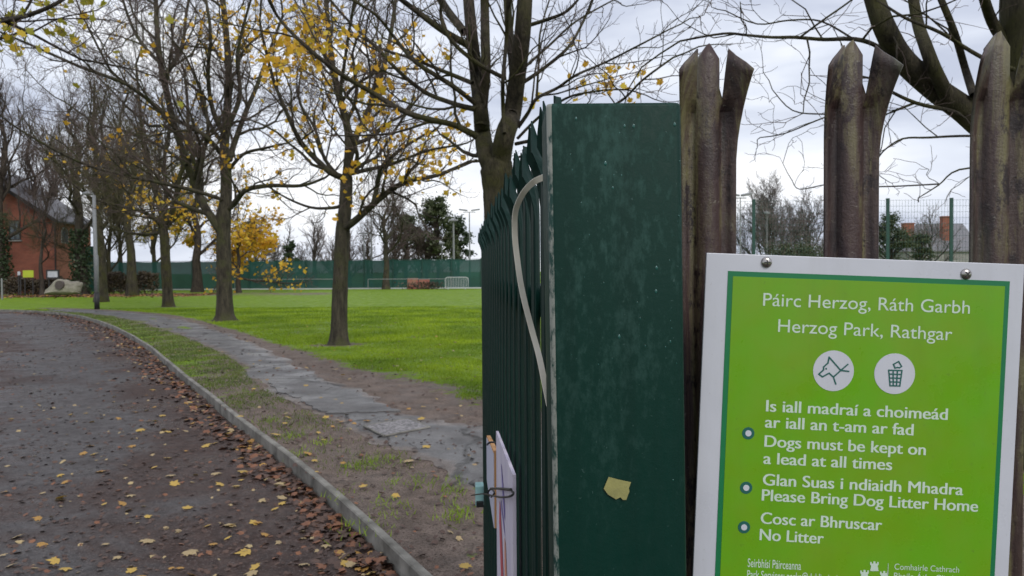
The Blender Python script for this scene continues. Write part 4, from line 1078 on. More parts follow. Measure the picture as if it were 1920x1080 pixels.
# ------------------------------------------------------------------ green screen fence at the back
def screen_fence():
    a = Vector((at(150, 508, 71).x, 71, 0)); b = Vector((at(902, 508, 69).x, 69, 0))
    o = empty('screened_fence', (a + b) / 2, 'long green tennis court fence hung with dark windscreen across the far side of the lawn', 'fence')
    H = at(600, 488, 70).z; n = 14; d = (b - a).normalized(); nv = Vector((-d.y, d.x, 0))
    for i in range(n + 1):
        p = a + (b - a) * i / n
        mb = MB(); mb.box((p.x, p.y - .05, H / 2 + .05), (.09, .07, H + .1)); mb.build('post', M['fence_dk'], o)
    for i in range(n):
        p, q = a + (b - a) * i / n, a + (b - a) * (i + 1) / n; V = []; F = []; k = 10
        for u in range(k + 1):
            for v in range(4):
                c = p + (q - p) * u / k; z = .12 + (H - .14) * v / 3
                sag = .03 * math.sin(u * 1.3 + i) ; V.append((c.x, c.y + .02 + sag * .5, z - (.05 * math.sin(math.pi * u / k) if v == 3 else 0)))
        for u in range(k):
            for v in range(3): F.append([u*4+v, (u+1)*4+v, (u+1)*4+v+1, u*4+v+1])
        obj('screen_panel', V, F, M['screen'], o)
    mb = MB(); mb.bar(a + Vector((0, 0, H)), b + Vector((0, 0, H)), .04); mb.build('top_rail', M['fence_dk'], o)
    mb = MB(); mb.bar(a + Vector((0, -.1, .06)), b + Vector((0, -.1, .06)), .12, .12); mb.build('base_kerb', M['galv_light'], o)
screen_fence()
def pitch_rail(x0, x1, Y, py, label):
    a, b = at(x0, py, Y), at(x1, py - .6, Y)
    o = empty('barrier_rail', ((a.x + b.x) / 2, Y, 0), label, 'rail')
    mb = MB(); mb.tube([a, b], .03, 6); mb.build('rail', M['galv'], o)
    n = max(1, int((b.x - a.x) / 7))
    for i in range(n + 1):
        p = a + (b - a) * i / n; mb = MB(); mb.tube([(p.x, Y, 0), (p.x, Y, p.z)], .03, 6); mb.build('post', M['galv'], o)
pitch_rail(440, 625, 66.5, 524, 'thin grey rail before the green screen between the two nearest lawn maples')
pitch_rail(690, 835, 66.5, 523.5, 'thin grey rail before the green screen between the lone bare tree and the crowd barrier')
# the windscreen lets a parked car, a bench and a red barrier show through
def far_car():
    Y = 73; p0 = at(522, 540, Y); L_ = 4.1; x = p0.x
    o = empty('parked_car', (x + L_/2, Y, 0), 'dark blue parked car seen dimly through the green screen', 'car')
    prof = [(0, .35), (0, .75), (.15, .85), (1.0, .95), (1.55, 1.4), (3.1, 1.42), (3.75, 1.0), (4.05, .9), (4.1, .35)]
    mb = MB(); mb.prism([(x + a, Y - .8, b) for a, b in prof], (0, 0, 0), (0, 1.6, 0)); bevel(mb.build('body', M['car'], o), .06)
    mb = MB(); mb.prism([(x + a, Y - .812, b) for a, b in ((1.2, .97), (1.62, 1.33), (3.05, 1.35), (3.5, .99))], (0, 0, 0), (0, .01, 0)); mb.build('side_window', M['frame_w'], o)
    for c in (.8, 3.3):
        mb = MB(); mb.tube([(x + c, Y - .83, .32), (x + c, Y - .6, .32)], .32, 14); w_ = mb.build('wheel', M['tyre'], o)
        mb = MB(); mb.tube([(x + c, Y - .845, .32), (x + c, Y - .83, .32)], .19, 12); mb.build('rim', M['galv_light'], w_)
far_car()
def far_barrier(px0, px1, Y, mat, label, n=2, h=1.0):
    a, b = at(px0, 508, Y).x, at(px1, 508, Y).x
    o = empty('plastic_barrier', ((a + b) / 2, Y, 0), label, 'barrier')
    W = (b - a) / n
    for i in range(n):
        x = a + W * i + .03; hh = h * (1 - .12 * i)
        mb = MB(); mb.prism([(x, Y - .22, 0), (x, Y - .1, .3), (x, Y - .07, hh), (x, Y + .07, hh), (x, Y + .1, .3), (x, Y + .22, 0)], (0, 0, 0), (W - .06, 0, 0))
        bevel(mb.build('barrier_block', mat, o), .03)
far_barrier(763, 806, 67.6, M['pink'], 'faded red and orange barrier low against the green screen')
far_barrier(588, 622, 72.5, M['lime_sign'], 'olive goal frame seen through the green screen beside the parked car')
# low weeds at the foot of the fence
def weeds(px, Y, wd, label, seed):
    b = at(px, 508, Y); rs = np.random.RandomState(seed); k = 260
    p = np.c_[b.x + rs.normal(0, wd, k), Y + rs.normal(0, .2, k), rs.rand(k) * .65]
    V, F = tri_cloud(p, rs.uniform(.1, .25, k), rs)
    tag(obj('low_shrub', V - np.array([b.x, Y, 0]), F, M['hedge'], None), label, 'shrub').location = (b.x, Y, 0)
weeds(785, 67, .9, 'scrubby brown green weeds under the faded red barrier', 61)
weeds(810, 67, .5, 'small clump of weeds left of the crowd barrier', 62)
def crowd_barrier():
    Y = 65; a, b = at(835, 540, Y), at(878, 540, Y); z1 = 1.08; x0, x1 = a.x, b.x
    o = empty('crowd_barrier', ((x0 + x1) / 2, Y, 0), 'galvanised crowd control barrier standing at the far edge of the lawn', 'barrier')
    mb = MB(); r = .2
    pts = [(x0, Y, .12), (x0, Y, z1 - r)] + [(x0 + r - r * math.cos(t), Y, z1 - r + r * math.sin(t)) for t in np.linspace(.3, 1.57, 4)] + [(x1 - r + r * math.sin(t), Y, z1 - r + r * math.cos(t)) for t in np.linspace(0, 1.3, 4)] + [(x1, Y, z1 - r), (x1, Y, .12), (x0, Y, .12)]
    mb.tube(pts, .032, 6); mb.build('frame', M['galv_light'], o)
    for i in range(13):
        x = x0 + (x1 - x0) * (i + 1) / 14; mb = MB(); mb.tube([(x, Y, .13), (x, Y, z1 - .03)], .02, 5); mb.build('bar', M['galv_light'], o)
    for x in (x0 + .25, x1 - .25):
        mb = MB(); mb.tube([(x, Y - .3, .02), (x, Y, .12), (x, Y + .3, .02)], .022, 6); mb.build('foot', M['galv_light'], o)
crowd_barrier()
# ------------------------------------------------------------------ poles, lamps
def floodlight(px, py_top, Y, label, heads=2, r=.09, head=.9, hw=.45):
    b = at(px, 508, Y); H = at(px, py_top, Y).z
    o = empty('floodlight_mast', (b.x, Y, 0), label, 'floodlight')
    mb = MB(); mb.tube([(b.x, Y, -.05), (b.x, Y, H * .5), (b.x, Y, H)], [r, r * .8, r * .6], 8); mb.build('mast', M['galv'], o)
    mb = MB(); mb.bar((b.x - head, Y, H - .05), (b.x + head, Y, H - .05), .06); mb.build('crossarm', M['galv'], o)
    for s in ((-1, 1) if heads == 2 else (0,)):
        mb = MB(); x = b.x + s * head; mb.prism([(x - hw, Y - .3, H + .02 + .12 * (s < 0)), (x + hw, Y - .3, H + .02 + .12 * (s > 0)), (x + hw, Y + .3, H + .1 + .12 * (s > 0)), (x - hw, Y + .3, H + .1 + .12 * (s < 0))], (0, 0, 0), (0, 0, .14)); mb.build('lamp_head', M['galv'], o)
floodlight(881, 397, 80, 'twin headed floodlight mast left of the green gate spikes', head=.65)
floodlight(851, 415, 76, 'plain grey floodlight mast in front of the dark evergreen', heads=1, head=.3, r=.13)
floodlight(829, 458, 78, 'short thin lamp mast left of the plain grey floodlight mast', heads=1, head=.2, r=.06, hw=.25)
floodlight(683, 440, 74, 'left hand grey mast of the pair right of the nearest lawn maple', heads=1, head=.2, r=.09)
floodlight(697, 405, 74, 'right hand taller grey mast of the pair right of the nearest lawn maple', heads=1, head=.2, r=.11)
floodlight(1388, 370, 52, 'twin headed floodlight mast between the sign and the first rusty paling', head=.42, r=.055, hw=.3)
floodlight(1438, 402, 56, 'thin grey lamp mast just right of the first fence post above the sign', heads=1, head=.08, r=.05, hw=.13)
def lamp_post():
    b = gp(182, 580); Y = b.y; H = at(178, 366, Y).z
    o = empty('lamp_post', (b.x, Y, 0), 'grey lamp post with black painted base beside the path near the boulder', 'lamp post')
    r = 8.5 / 2 * Y / FPX
    mb = MB(); mb.tube([(b.x, Y, .75), (b.x, Y, 2.4), (b.x - .02, Y, 2.45), (b.x - .04, Y, H)], [r, r * .97, r * .85, r * .7], 14); mb.build('pole', M['galv'], o, True)
    mb = MB(); mb.tube([(b.x, Y, -.03), (b.x, Y, .748)], [r * 1.08, r * 1.06], 14); mb.build('base', M['black_paint'], o, True)
    mb = MB(); mb.tube([(b.x - .04, Y, H), (b.x - .3, Y - .1, H + .08)], .04, 8); mb.build('arm', M['galv'], o)
    mb = MB(); mb.tube([(b.x - .05, Y - .05, H + .05), (b.x - .25, Y - .1, H + .08), (b.x - .48, Y - .15, H + .06)], [.05, .10, .05], 10); mb.build('lantern', M['galv'], o, True)
lamp_post()
b = gp(4, 562); mb = MB(); mb.tube([(0, 0, -.05), (0, 0, at(4, 522, b.y).z - .03), (0, 0, at(4, 522, b.y).z)], [.05, .05, .02], 8); bo = mb.build('marker_post', M['galv'])
bo.location = (b.x, b.y, 0); tag(bo, 'short plain grey post at the far left edge by the bed', 'post')
# boulder
def boulder():
    import bmesh
    p = gp(121, 557); Y = p.y; W = 65 * Y / FPX / 2; H = at(121, 521, Y).z
    bm = bmesh.new(); bmesh.ops.create_icosphere(bm, subdivisions=5, radius=1)
    r = random.Random(5)
    ws = [(Vector((r.gauss(0, 1), r.gauss(0, 1), r.gauss(0, 1))) * 2.2, r.random() * 6) for _ in range(8)]
    for v in bm.verts:
        c = v.co.copy(); n = sum(math.sin(c.dot(k) + ph) for k, ph in ws) * .03
        n2 = sum(math.sin(c.dot(k) * 3.3 + ph) for k, ph in ws) * .008
        s = 1 + n + n2
        x = math.copysign(abs(c.x) ** .8, c.x); z = math.copysign(abs(c.z) ** .75, c.z)
        zz = z * .5 + .5 if z > -.2 else .4 + z * .3
        zz *= (1.0 if c.x > -.15 else 1 - .55 * min(1, (-c.x - .15) / .85))
        v.co = Vector((x * W * s, c.y * W * .6 * s, max(-.1, zz * H * s)))
    me = bpy.data.meshes.new('stone'); bm.to_mesh(me); bm.free(); me.materials.append(M['stone'])
    for q in me.polygons: q.use_smooth = True
    o = empty('boulder', (p.x, Y, 0), 'large rounded grey commemorative boulder with a dark round plaque, near the lamp post', 'boulder')
    s = bpy.data.objects.new('stone', me); COL.objects.link(s); s.parent = o
    c = at(112, 535, Y - W * .62)
    mb = MB(); mb.tube([(c.x, c.y + .35, c.z), (c.x - .03, c.y - .05, c.z + .02)], [.3, .3], 20); mb.build('plaque', M['plaque'], o)
boulder()

# ------------------------------------------------------------------ tall mesh fence at right
def mesh_fence():
    Y = 25; H = at(1600, 374, Y).z
    o = empty('mesh_fence', (at(1600, 508, Y).x, Y, 0), 'tall green weld mesh fence with dark posts, seen between the rusty palings above the sign', 'fence')
    xs = [at(px, 508, Y).x for px in (1413, 1664)]; st = xs[1] - xs[0]
    px_ = [xs[0] - st, xs[0], xs[1], at(1783, 508, Y).x, at(1783, 508, Y).x + st, xs[0] - 2 * st]
    px_.sort()
    for x in px_:
        mb = MB(); mb.box((x, Y, H / 2), (.10, .06, H + .03)); mb.box((x, Y, H + .02), (.11, .07, .02)); mb.build('post', M['fence_dk'], o)
    for a, b in zip(px_[:-1], px_[1:]):
        mb = MB(); n = int((b - a) / .1)
        for i in range(1, n): x = a + (b - a) * i / n; mb.box((x, Y + .035, H / 2 + .03), (.005, .005, H - .1))
        for i in range(int(H / .2)): mb.box(((a + b) / 2, Y + .041, H - .03 - .2 * i), (b - a, .007, .007))
        mb.build('mesh_panel', M['wire'], o)
mesh_fence()

# ------------------------------------------------------------------ palings
def pale_mesh(name, H, mat, sy=.042, sxo=.011, low=.012):
    """W-section paling, triple pointed; front is -Y; local origin at its foot"""
    V = []; F = []
    prof = [(-.0285, -.006), (-.023, -.0015), (-.0165, .0015), (-.0120, -.0005), (-.0103, -.0058), (.0, -.0078), (.0103, -.0058), (.0120, -.0005), (.0165, .0015), (.023, -.0015), (.0285, -.006)]
    zs = H - .058         # split height
    body = [0, H * .5, H - .25, H - .15, H - .12, H - .10, H - .085, H - .07, zs]
    def splay(z, u):      # u 0 at the inner edge, 1 at the outer edge of a side strip
        v = max(0, (z - (H - .125)) / .105)
        return sy * v ** 2 * (.25 + .75 * u) if z < zs else sy * v ** 2 * (.45 + .55 * u), sxo * v ** 1.7 * (.3 + .7 * u)
    rows = []
    def vert(i, z):
        x, y = prof[i]
        if i <= 3 or i >= 7:
            u = (3 - i) / 3 if i <= 3 else (i - 7) / 3
            wgt = 1 if z >= zs else u
            dy, dx = splay(z, u); x += (dx if x > 0 else -dx) * wgt; y -= dy * wgt
        V.append((x, y, z)); return len(V) - 1
    for z in body: rows.append([vert(i, z) for i in range(11)])
    for a, b in zip(rows[:-1], rows[1:]):
        for i in range(10): F.append([a[i], a[i+1], b[i+1], b[i]])
    for idx in ((0, 1, 2, 3), (10, 9, 8, 7)):
        prev = [rows[-1][i] for i in idx]
        tops = [H - .014 - low * 1.7, H - .014 - low, H - .013 - low * .4, H - .010]
        for k in range(1, 5):
            cur = [vert(i, zs + (tops[j] - zs) * k / 4) for j, i in enumerate(idx)]
            for j in range(3):
                f = [prev[j], prev[j+1], cur[j+1], cur[j]]
                F.append(f if idx[0] == 0 else f[::-1])
            prev = cur
    # centre tongue
    prev = [rows[-1][i] for i in (3, 4, 5, 6, 7)]
    for z0, z1 in ((H - .045, H - .045), (H - .0165, H - .0145), (H - .0035, H)):
        cur = []
        for j, i in enumerate((3, 4, 5, 6, 7)):
            x, y = prof[i]; x *= 1.0 if z0 < H - .014 else .18
            z = z0 + (z1 - z0) * (1 - abs(j - 2) / 2)
            V.append((x, y, z)); cur.append(len(V) - 1)
        for j in range(4): F.append([prev[j], prev[j+1], cur[j+1], cur[j]])
        prev = cur
    me = bpy.data.meshes.new(name); me.from_pydata(V, [], F); me.materials.append(mat); me.update()
    for q in me.polygons: q.use_smooth = abs(q.normal.z) < .3 and mat == M['rust']
    return me
def put(me, name, parent, loc, rz=0.0, ry=0.0, th=.002):
    o = bpy.data.objects.new(name, me); COL.objects.link(o); o.parent = parent
    o.location = Vector(loc) - wloc(parent); o.rotation_euler = (0, ry, rz); solid(o, th, 0)
    return o
YF = .79
def palisade():
    o = empty('palisade_fence', (.36, YF, 0), 'old palisade fence of rusty brown triple pointed palings behind the park sign', 'fence')
    topz = CAMH + (HORIZON - 86) / FPX * YF
    xs = [at(1326, 300, YF).x, at(1593, 300, YF).x, at(1851, 300, YF).x]
    xs += [xs[-1] + .152 * k for k in (1, 2, 3, 4)]
    for i, x in enumerate(xs):
        me = pale_mesh('pale', topz + (-.003, 0.0, .004, 0, .002, .001, 0)[i], M['rust'])
        # give each its own part of the streak pattern
        me.transform(Matrix.Translation((i * 3.1, 0, 0)))
        p = put(me, 'pale', o, (x - i * 3.1, YF + (0, .001, -.012, 0, 0, 0, 0)[i], 0))
    for z in (.35, 1.42):
        mb = MB(); mb.box((.8, YF + .028, z), (1.5, .006, .045)); mb.box((.8, YF + .048, z + .0195), (1.5, .034, .006)); mb.build('rail', M['rust'], o)
palisade()
# green gate leaf
def gate_pt(d): return Vector((-.07 * d + .116, d, 0))
def gate():
    o = empty('palisade_gate', gate_pt(.9), 'dark green palisade gate leaf with curling spikes, swung open beside the green post', 'gate')
    H = 1.797; me = pale_mesh('pale', H, M['gate'], .040, .008, .024)
    d = .845; i = 0
    while d < 3.75:
        p = gate_pt(d); put(me, 'pale', o, (p.x, p.y, .06), R(-86), 0).scale = (1, 1, (H - .06 + .012 * math.sin(i * 2.7)) / H)
        d += .135; i += 1
    for z in (.25, .95, 1.55):
        a, b = gate_pt(.8), gate_pt(3.78); off = Vector((.03, 0, 0))
        mb = MB(); mb.bar(a + off + Vector((0, 0, z)), b + off + Vector((0, 0, z)), .03, .05); mb.build('rail', M['gate'], o)
    for dd in (.82, 3.79):
        p = gate_pt(dd); mb = MB(); mb.box((p.x + .03, p.y, .9), (.05, .05, 1.5), R(4)); mb.build('stile', M['gate'], o)
    # backing sheet behind the pales (anti-climb) seen between them
    # slide latch box on the leading edge
    p = at(899, 926, 3.2)
    mb = MB(); mb.box((p.x, 3.2, p.z), (.036, .07, .085), R(4)); bevel(mb.build('latch', M['pale_teal'], o), .004)
    mb = MB(); mb.box((p.x + .004, 3.155, p.z - .03), (.03, .02, .022), R(4)); mb.build('latch_bolt', M['black'], o)
gate()
def gate_post():
    yf = .67; x0 = at(1033, 400, yf).x; x1 = at(1287, 400, yf).x; zt = at(1150, 193, yf).z
    o = empty('gate_post', ((x0 + x1) / 2, yf + .05, 0), 'thick square dark green steel gate post, wet and blotchy', 'gate post')
    W = x1 - x0; D = .10; cx, cy = (x0 + x1) / 2, yf + D / 2
    r = .007; pts = []
    for (sx, sy, a0) in ((1, 1, 0), (-1, 1, 90), (-1, -1, 180), (1, -1, 270)):
        for k in range(6):
            a = R(a0 + 18 * k); pts.append((sx * (W / 2 - r) + r * math.cos(a), sy * (D / 2 - r) + r * math.sin(a)))
    n = len(pts); V = []; F = []; tilt = .011
    zs = [-.1, .4, .8, 1.2, 1.5, zt - .003, zt]
    for z in zs:
        k = 1.0 if z < zt else .985
        for a, b in pts: V.append((cx + a * k - tilt * (z - 1.4), cy + b * k, z))
    mi = []
    for i in range(len(zs) - 1):
        for j in range(n):
            F.append([i*n+j, i*n+(j+1) % n, (i+1)*n+(j+1) % n, (i+1)*n+j]); mi.append(1 if 11 <= j <= 15 and False else 0)
    F.append([(len(zs)-1)*n+j for j in range(n)]); mi.append(0)
    # side face (facing the gate) has worn pale paint along the corner
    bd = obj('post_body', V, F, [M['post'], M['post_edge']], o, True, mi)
    me = bd.data
    for p in me.polygons:
        if len(p.vertices) == 4:
            nx = p.normal
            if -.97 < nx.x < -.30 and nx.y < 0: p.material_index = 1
            if abs(nx.x) > .98 or abs(nx.y) > .98: p.use_smooth = True
        else: p.use_smooth = False
    # water droplets on the paint
    rs = random.Random(4)
    spots = [(1135, 306, 4.5), (1188, 236, 4), (1171, 236, 3.5), (1080, 222, 3.5), (1265, 233, 4), (1149, 352, 3), (1231, 502, 4), (1230, 546, 4), (1161, 631, 4.2), (1257, 640, 2.5), (1262, 900, 2), (1090, 380, 2), (1105, 440, 1.8)]
    spots += [(rs.uniform(1060, 1275), rs.uniform(205, 700), rs.uniform(.9, 1.9)) for _ in range(60)]
    for px, py, q in spots:
        c = at(px, py, yf); rr = q * .85 * yf / FPX; V = []; F = []
        for i in range(5):
            a = i / 4 * math.pi / 2
            for j in range(10):
                b = j / 10 * 6.283; zz = math.sin(b); st = 1.0 if zz > 0 else 1.15
                V.append((c.x + math.cos(a) * rr * .8 * math.cos(b) * (1 - .15 * max(zz, 0)), yf - math.sin(a) * rr * .45 + .0002, c.z + math.cos(a) * rr * 1.25 * st * zz))
        for i in range(4):
            for j in range(10): F.append([i*10+j, (i+1)*10+j, (i+1)*10+(j+1) % 10, i*10+(j+1) % 10])
        obj('droplet', V, F, M['drop'], o, True)
dm, dt, db = new_mat('water_drop')
db.inputs['Base Color'].default_value = (0.02, 0.13, 0.11, 1); db.inputs['Roughness'].default_value = .06
db.inputs['Coat Weight'].default_value = .6
dn = noise(dt, 300, 2); dt.links.new(ramp(dt, dn, .3, .7, (0.01, 0.07, 0.06), (0.012, 0.09, 0.08)), db.inputs['Base Color'])
M['drop'] = dm
gate_post()
# torn tape
def tape():
    yf = .6688; px = [(1141, 894), (1160, 899), (1183, 904), (1179, 915), (1180, 921), (1174, 937), (1168, 937), (1163, 932), (1155, 936), (1140, 927), (1132, 916)]
    c = at(1158, 915, yf); V = [tuple(at(a, b, yf) - c) for a, b in px]; n = len(V)
    V += [(v[0], v[1] - .0006, v[2]) for v in V]
    F = [[i for i in range(n)], [n + i for i in range(n)][::-1]] + [[i, (i+1) % n, n + (i+1) % n, n + i] for i in range(n)]
    o = obj('tape_scrap', V, F, M['tape']); o.location = c
    tag(o, 'torn yellowish scrap of tape stuck on the green gate post', 'tape')
tape()
# white strap
def strap():
    P = [(1045, 330, .80), (1022, 332, .80), (1000, 342, .82), (980, 364, .84), (967, 395, .86), (965, 430, .87), (968, 470, .87), (978, 540, .86), (995, 610, .85), (1010, 665, .83), (1020, 712, .81), (1030, 760, .80)]
    C = catmull([tuple(at(a, b, y)) for a, b, y in P], 6); c0 = C[len(C)//2]; V = []; F = []
    for i, p in enumerate(C):
        t = C[min(i+1, len(C)-1)] - C[max(i-1, 0)]; t /= np.linalg.norm(t)
        wd = np.cross(t, (0, 1, 0)); wd /= np.linalg.norm(wd); u = wd * .0031 + np.array([0, .0022, 0]) * (1 if i < 14 else .6)
        nrm_ = np.cross(t, u); nrm_ /= np.linalg.norm(nrm_)
        for s, q in ((-1, -1), (1, -1), (1, 1), (-1, 1)): V.append(p - c0 + u * s + nrm_ * q * .0006)
    for i in range(len(C) - 1):
        for j in range(4): F.append([i*4+j, i*4+(j+1) % 4, (i+1)*4+(j+1) % 4, (i+1)*4+j])
    o = obj('plastic_strap', V, F, M['strap']); o.location = c0
    tag(o, 'cream plastic strap bowing out in a loop between the gate and the green post', 'strap')
strap()
# placards tied to the gate
def placards():
    a, b = gate_pt(2.42), gate_pt(1.70); off = Vector((-.030, 0, 0)); n = (b - a).normalized()
    z1, z0 = 1.2, .62
    o = empty('placard', gate_pt(1.5) - Vector((.04, 0, 0)), 'white placard painted with red and violet strokes tied to the green gate', 'placard')
    th = Vector((-.010, 0, 0)); A, B = a + off, b + off
    A = Vector((at(930, 808, 1.80).x, 1.80, 0)); B = Vector((at(961, 890, 1.26).x, 1.26, 0))
    zA, zB = at(930, 808, 1.80).z, at(961, 890, 1.26).z
    mb = MB(); mb.prism([(A.x, A.y, z0), (B.x, B.y, z0), (B.x, B.y, zB), (A.x, A.y, zA)], (0, 0, 0), (.006, 0, 0)); mb.build('board', M['placard'], o)
    d = B - A; nn = Vector((-d.y, d.x, 0)).normalized()
    if nn.x > 0: nn = -nn
    def stroke(name, pts, wd, mat, k=.001):
        V = []; F = []
        for (u, z), w_ in zip(pts, wd):
            c = A + d * u + nn * k; z = 1.6 - (1.6 - z) * .76
            V += [(c.x - d.x * w_, c.y - d.y * w_, z), (c.x + d.x * w_, c.y + d.y * w_, z)]
        for i in range(len(pts) - 1): F.append([i*2, i*2+1, i*2+3, i*2+2])
        obj(name, V, F, mat, o)
    stroke('painted_stroke', [(.30, .93), (.33, .86), (.42, .75), (.50, .60), (.52, .45)], [.02, .09, .10, .10, .05], M['red_paint'])
    stroke('painted_stroke', [(.62, .90), (.66, .80), (.68, .65), (.66, .50)], [.03, .08, .10, .07], M['orange_paint'])
    stroke('painted_stroke', [(.78, .84), (.80, .70), (.80, .50)], [.03, .05, .05], M['red_paint'], .0015)
    stroke('painted_stroke', [(.42, 1.06), (.50, 1.02), (.56, .98), (.60, .95)], [.02, .05, .06, .02], M['blue_paint'])
    stroke('painted_stroke', [(.40, .955), (.48, .93), (.60, .91)], [.02, .09, .03], M['blue_paint'])
    # plywood backed board farther along
    o2 = empty('placard', gate_pt(2.9), 'small plywood board with pale blue face tied to the far end of the green gate', 'placard')
    A2, B2 = at(912, 820, 2.48), at(925, 850, 1.96); za, zb = A2.z, B2.z
    mb = MB(); mb.prism([(A2.x, A2.y, at(914, 900, 2.48).z), (B2.x, B2.y, at(926, 990, 1.96).z), (B2.x, B2.y, zb), (A2.x, A2.y, za)], (0, 0, 0), (.004, 0, 0)); mb.build('board', M['board_white'], o2)
    q = Vector((.010, 0, 0)); e = .012
    mb = MB(); zq = at(926, 990, 1.96).z; mb.prism([(B2.x + .002, B2.y - .002, zq), (B2.x + .012, B2.y - .002, zq), (B2.x + .012, B2.y - .002, zb), (B2.x + .002, B2.y - .002, zb)], (0, 0, 0), (0, .006, 0))
    mb.prism([(A2.x + .001, A2.y, za + .0005), (B2.x + .001, B2.y, zb + .0005), (B2.x + .013, B2.y, zb + .0005), (A2.x + .013, A2.y, za + .0005)], (0, 0, 0), (0, 0, .006))
    mb.build('plywood_back', M['ply'], o2)
    # ties
    def tie(P, r, label):
        C = catmull([tuple(at(*p)) for p in P], 5); c0 = C[0].copy(); mb = MB(); mb.tube([tuple(c - c0) for c in C], r, 6)
        t = mb.build('cable_tie', M['black']); t.location = tuple(c0); tag(t, label, 'cable tie')
    tie([(884, 929, 2.2), (905, 926, 2.0), (922, 929, 1.8), (938, 932, 1.45), (955, 931, 1.24), (963, 925, 1.22), (960, 921, 1.23)], .002, 'long thin black cable tie looped round the painted placard')
    tie([(920, 916, 1.75), (933, 916, 1.6), (945, 917, 1.4), (958, 918, 1.23)], .0027, 'thick black cable tie running straight across the painted placard')
    tie([(914, 834, 1.95), (916, 831, 1.94), (922, 829, 1.93), (930, 830, 1.9)], .0027, 'short black cable tie at the top of the plywood board')
    tie([(917, 932, 1.9), (915, 923, 1.9), (921, 917, 1.88), (927, 924, 1.85), (921, 932, 1.87)], .0025, 'small black cable tie loop round the middle of the plywood board')
placards()

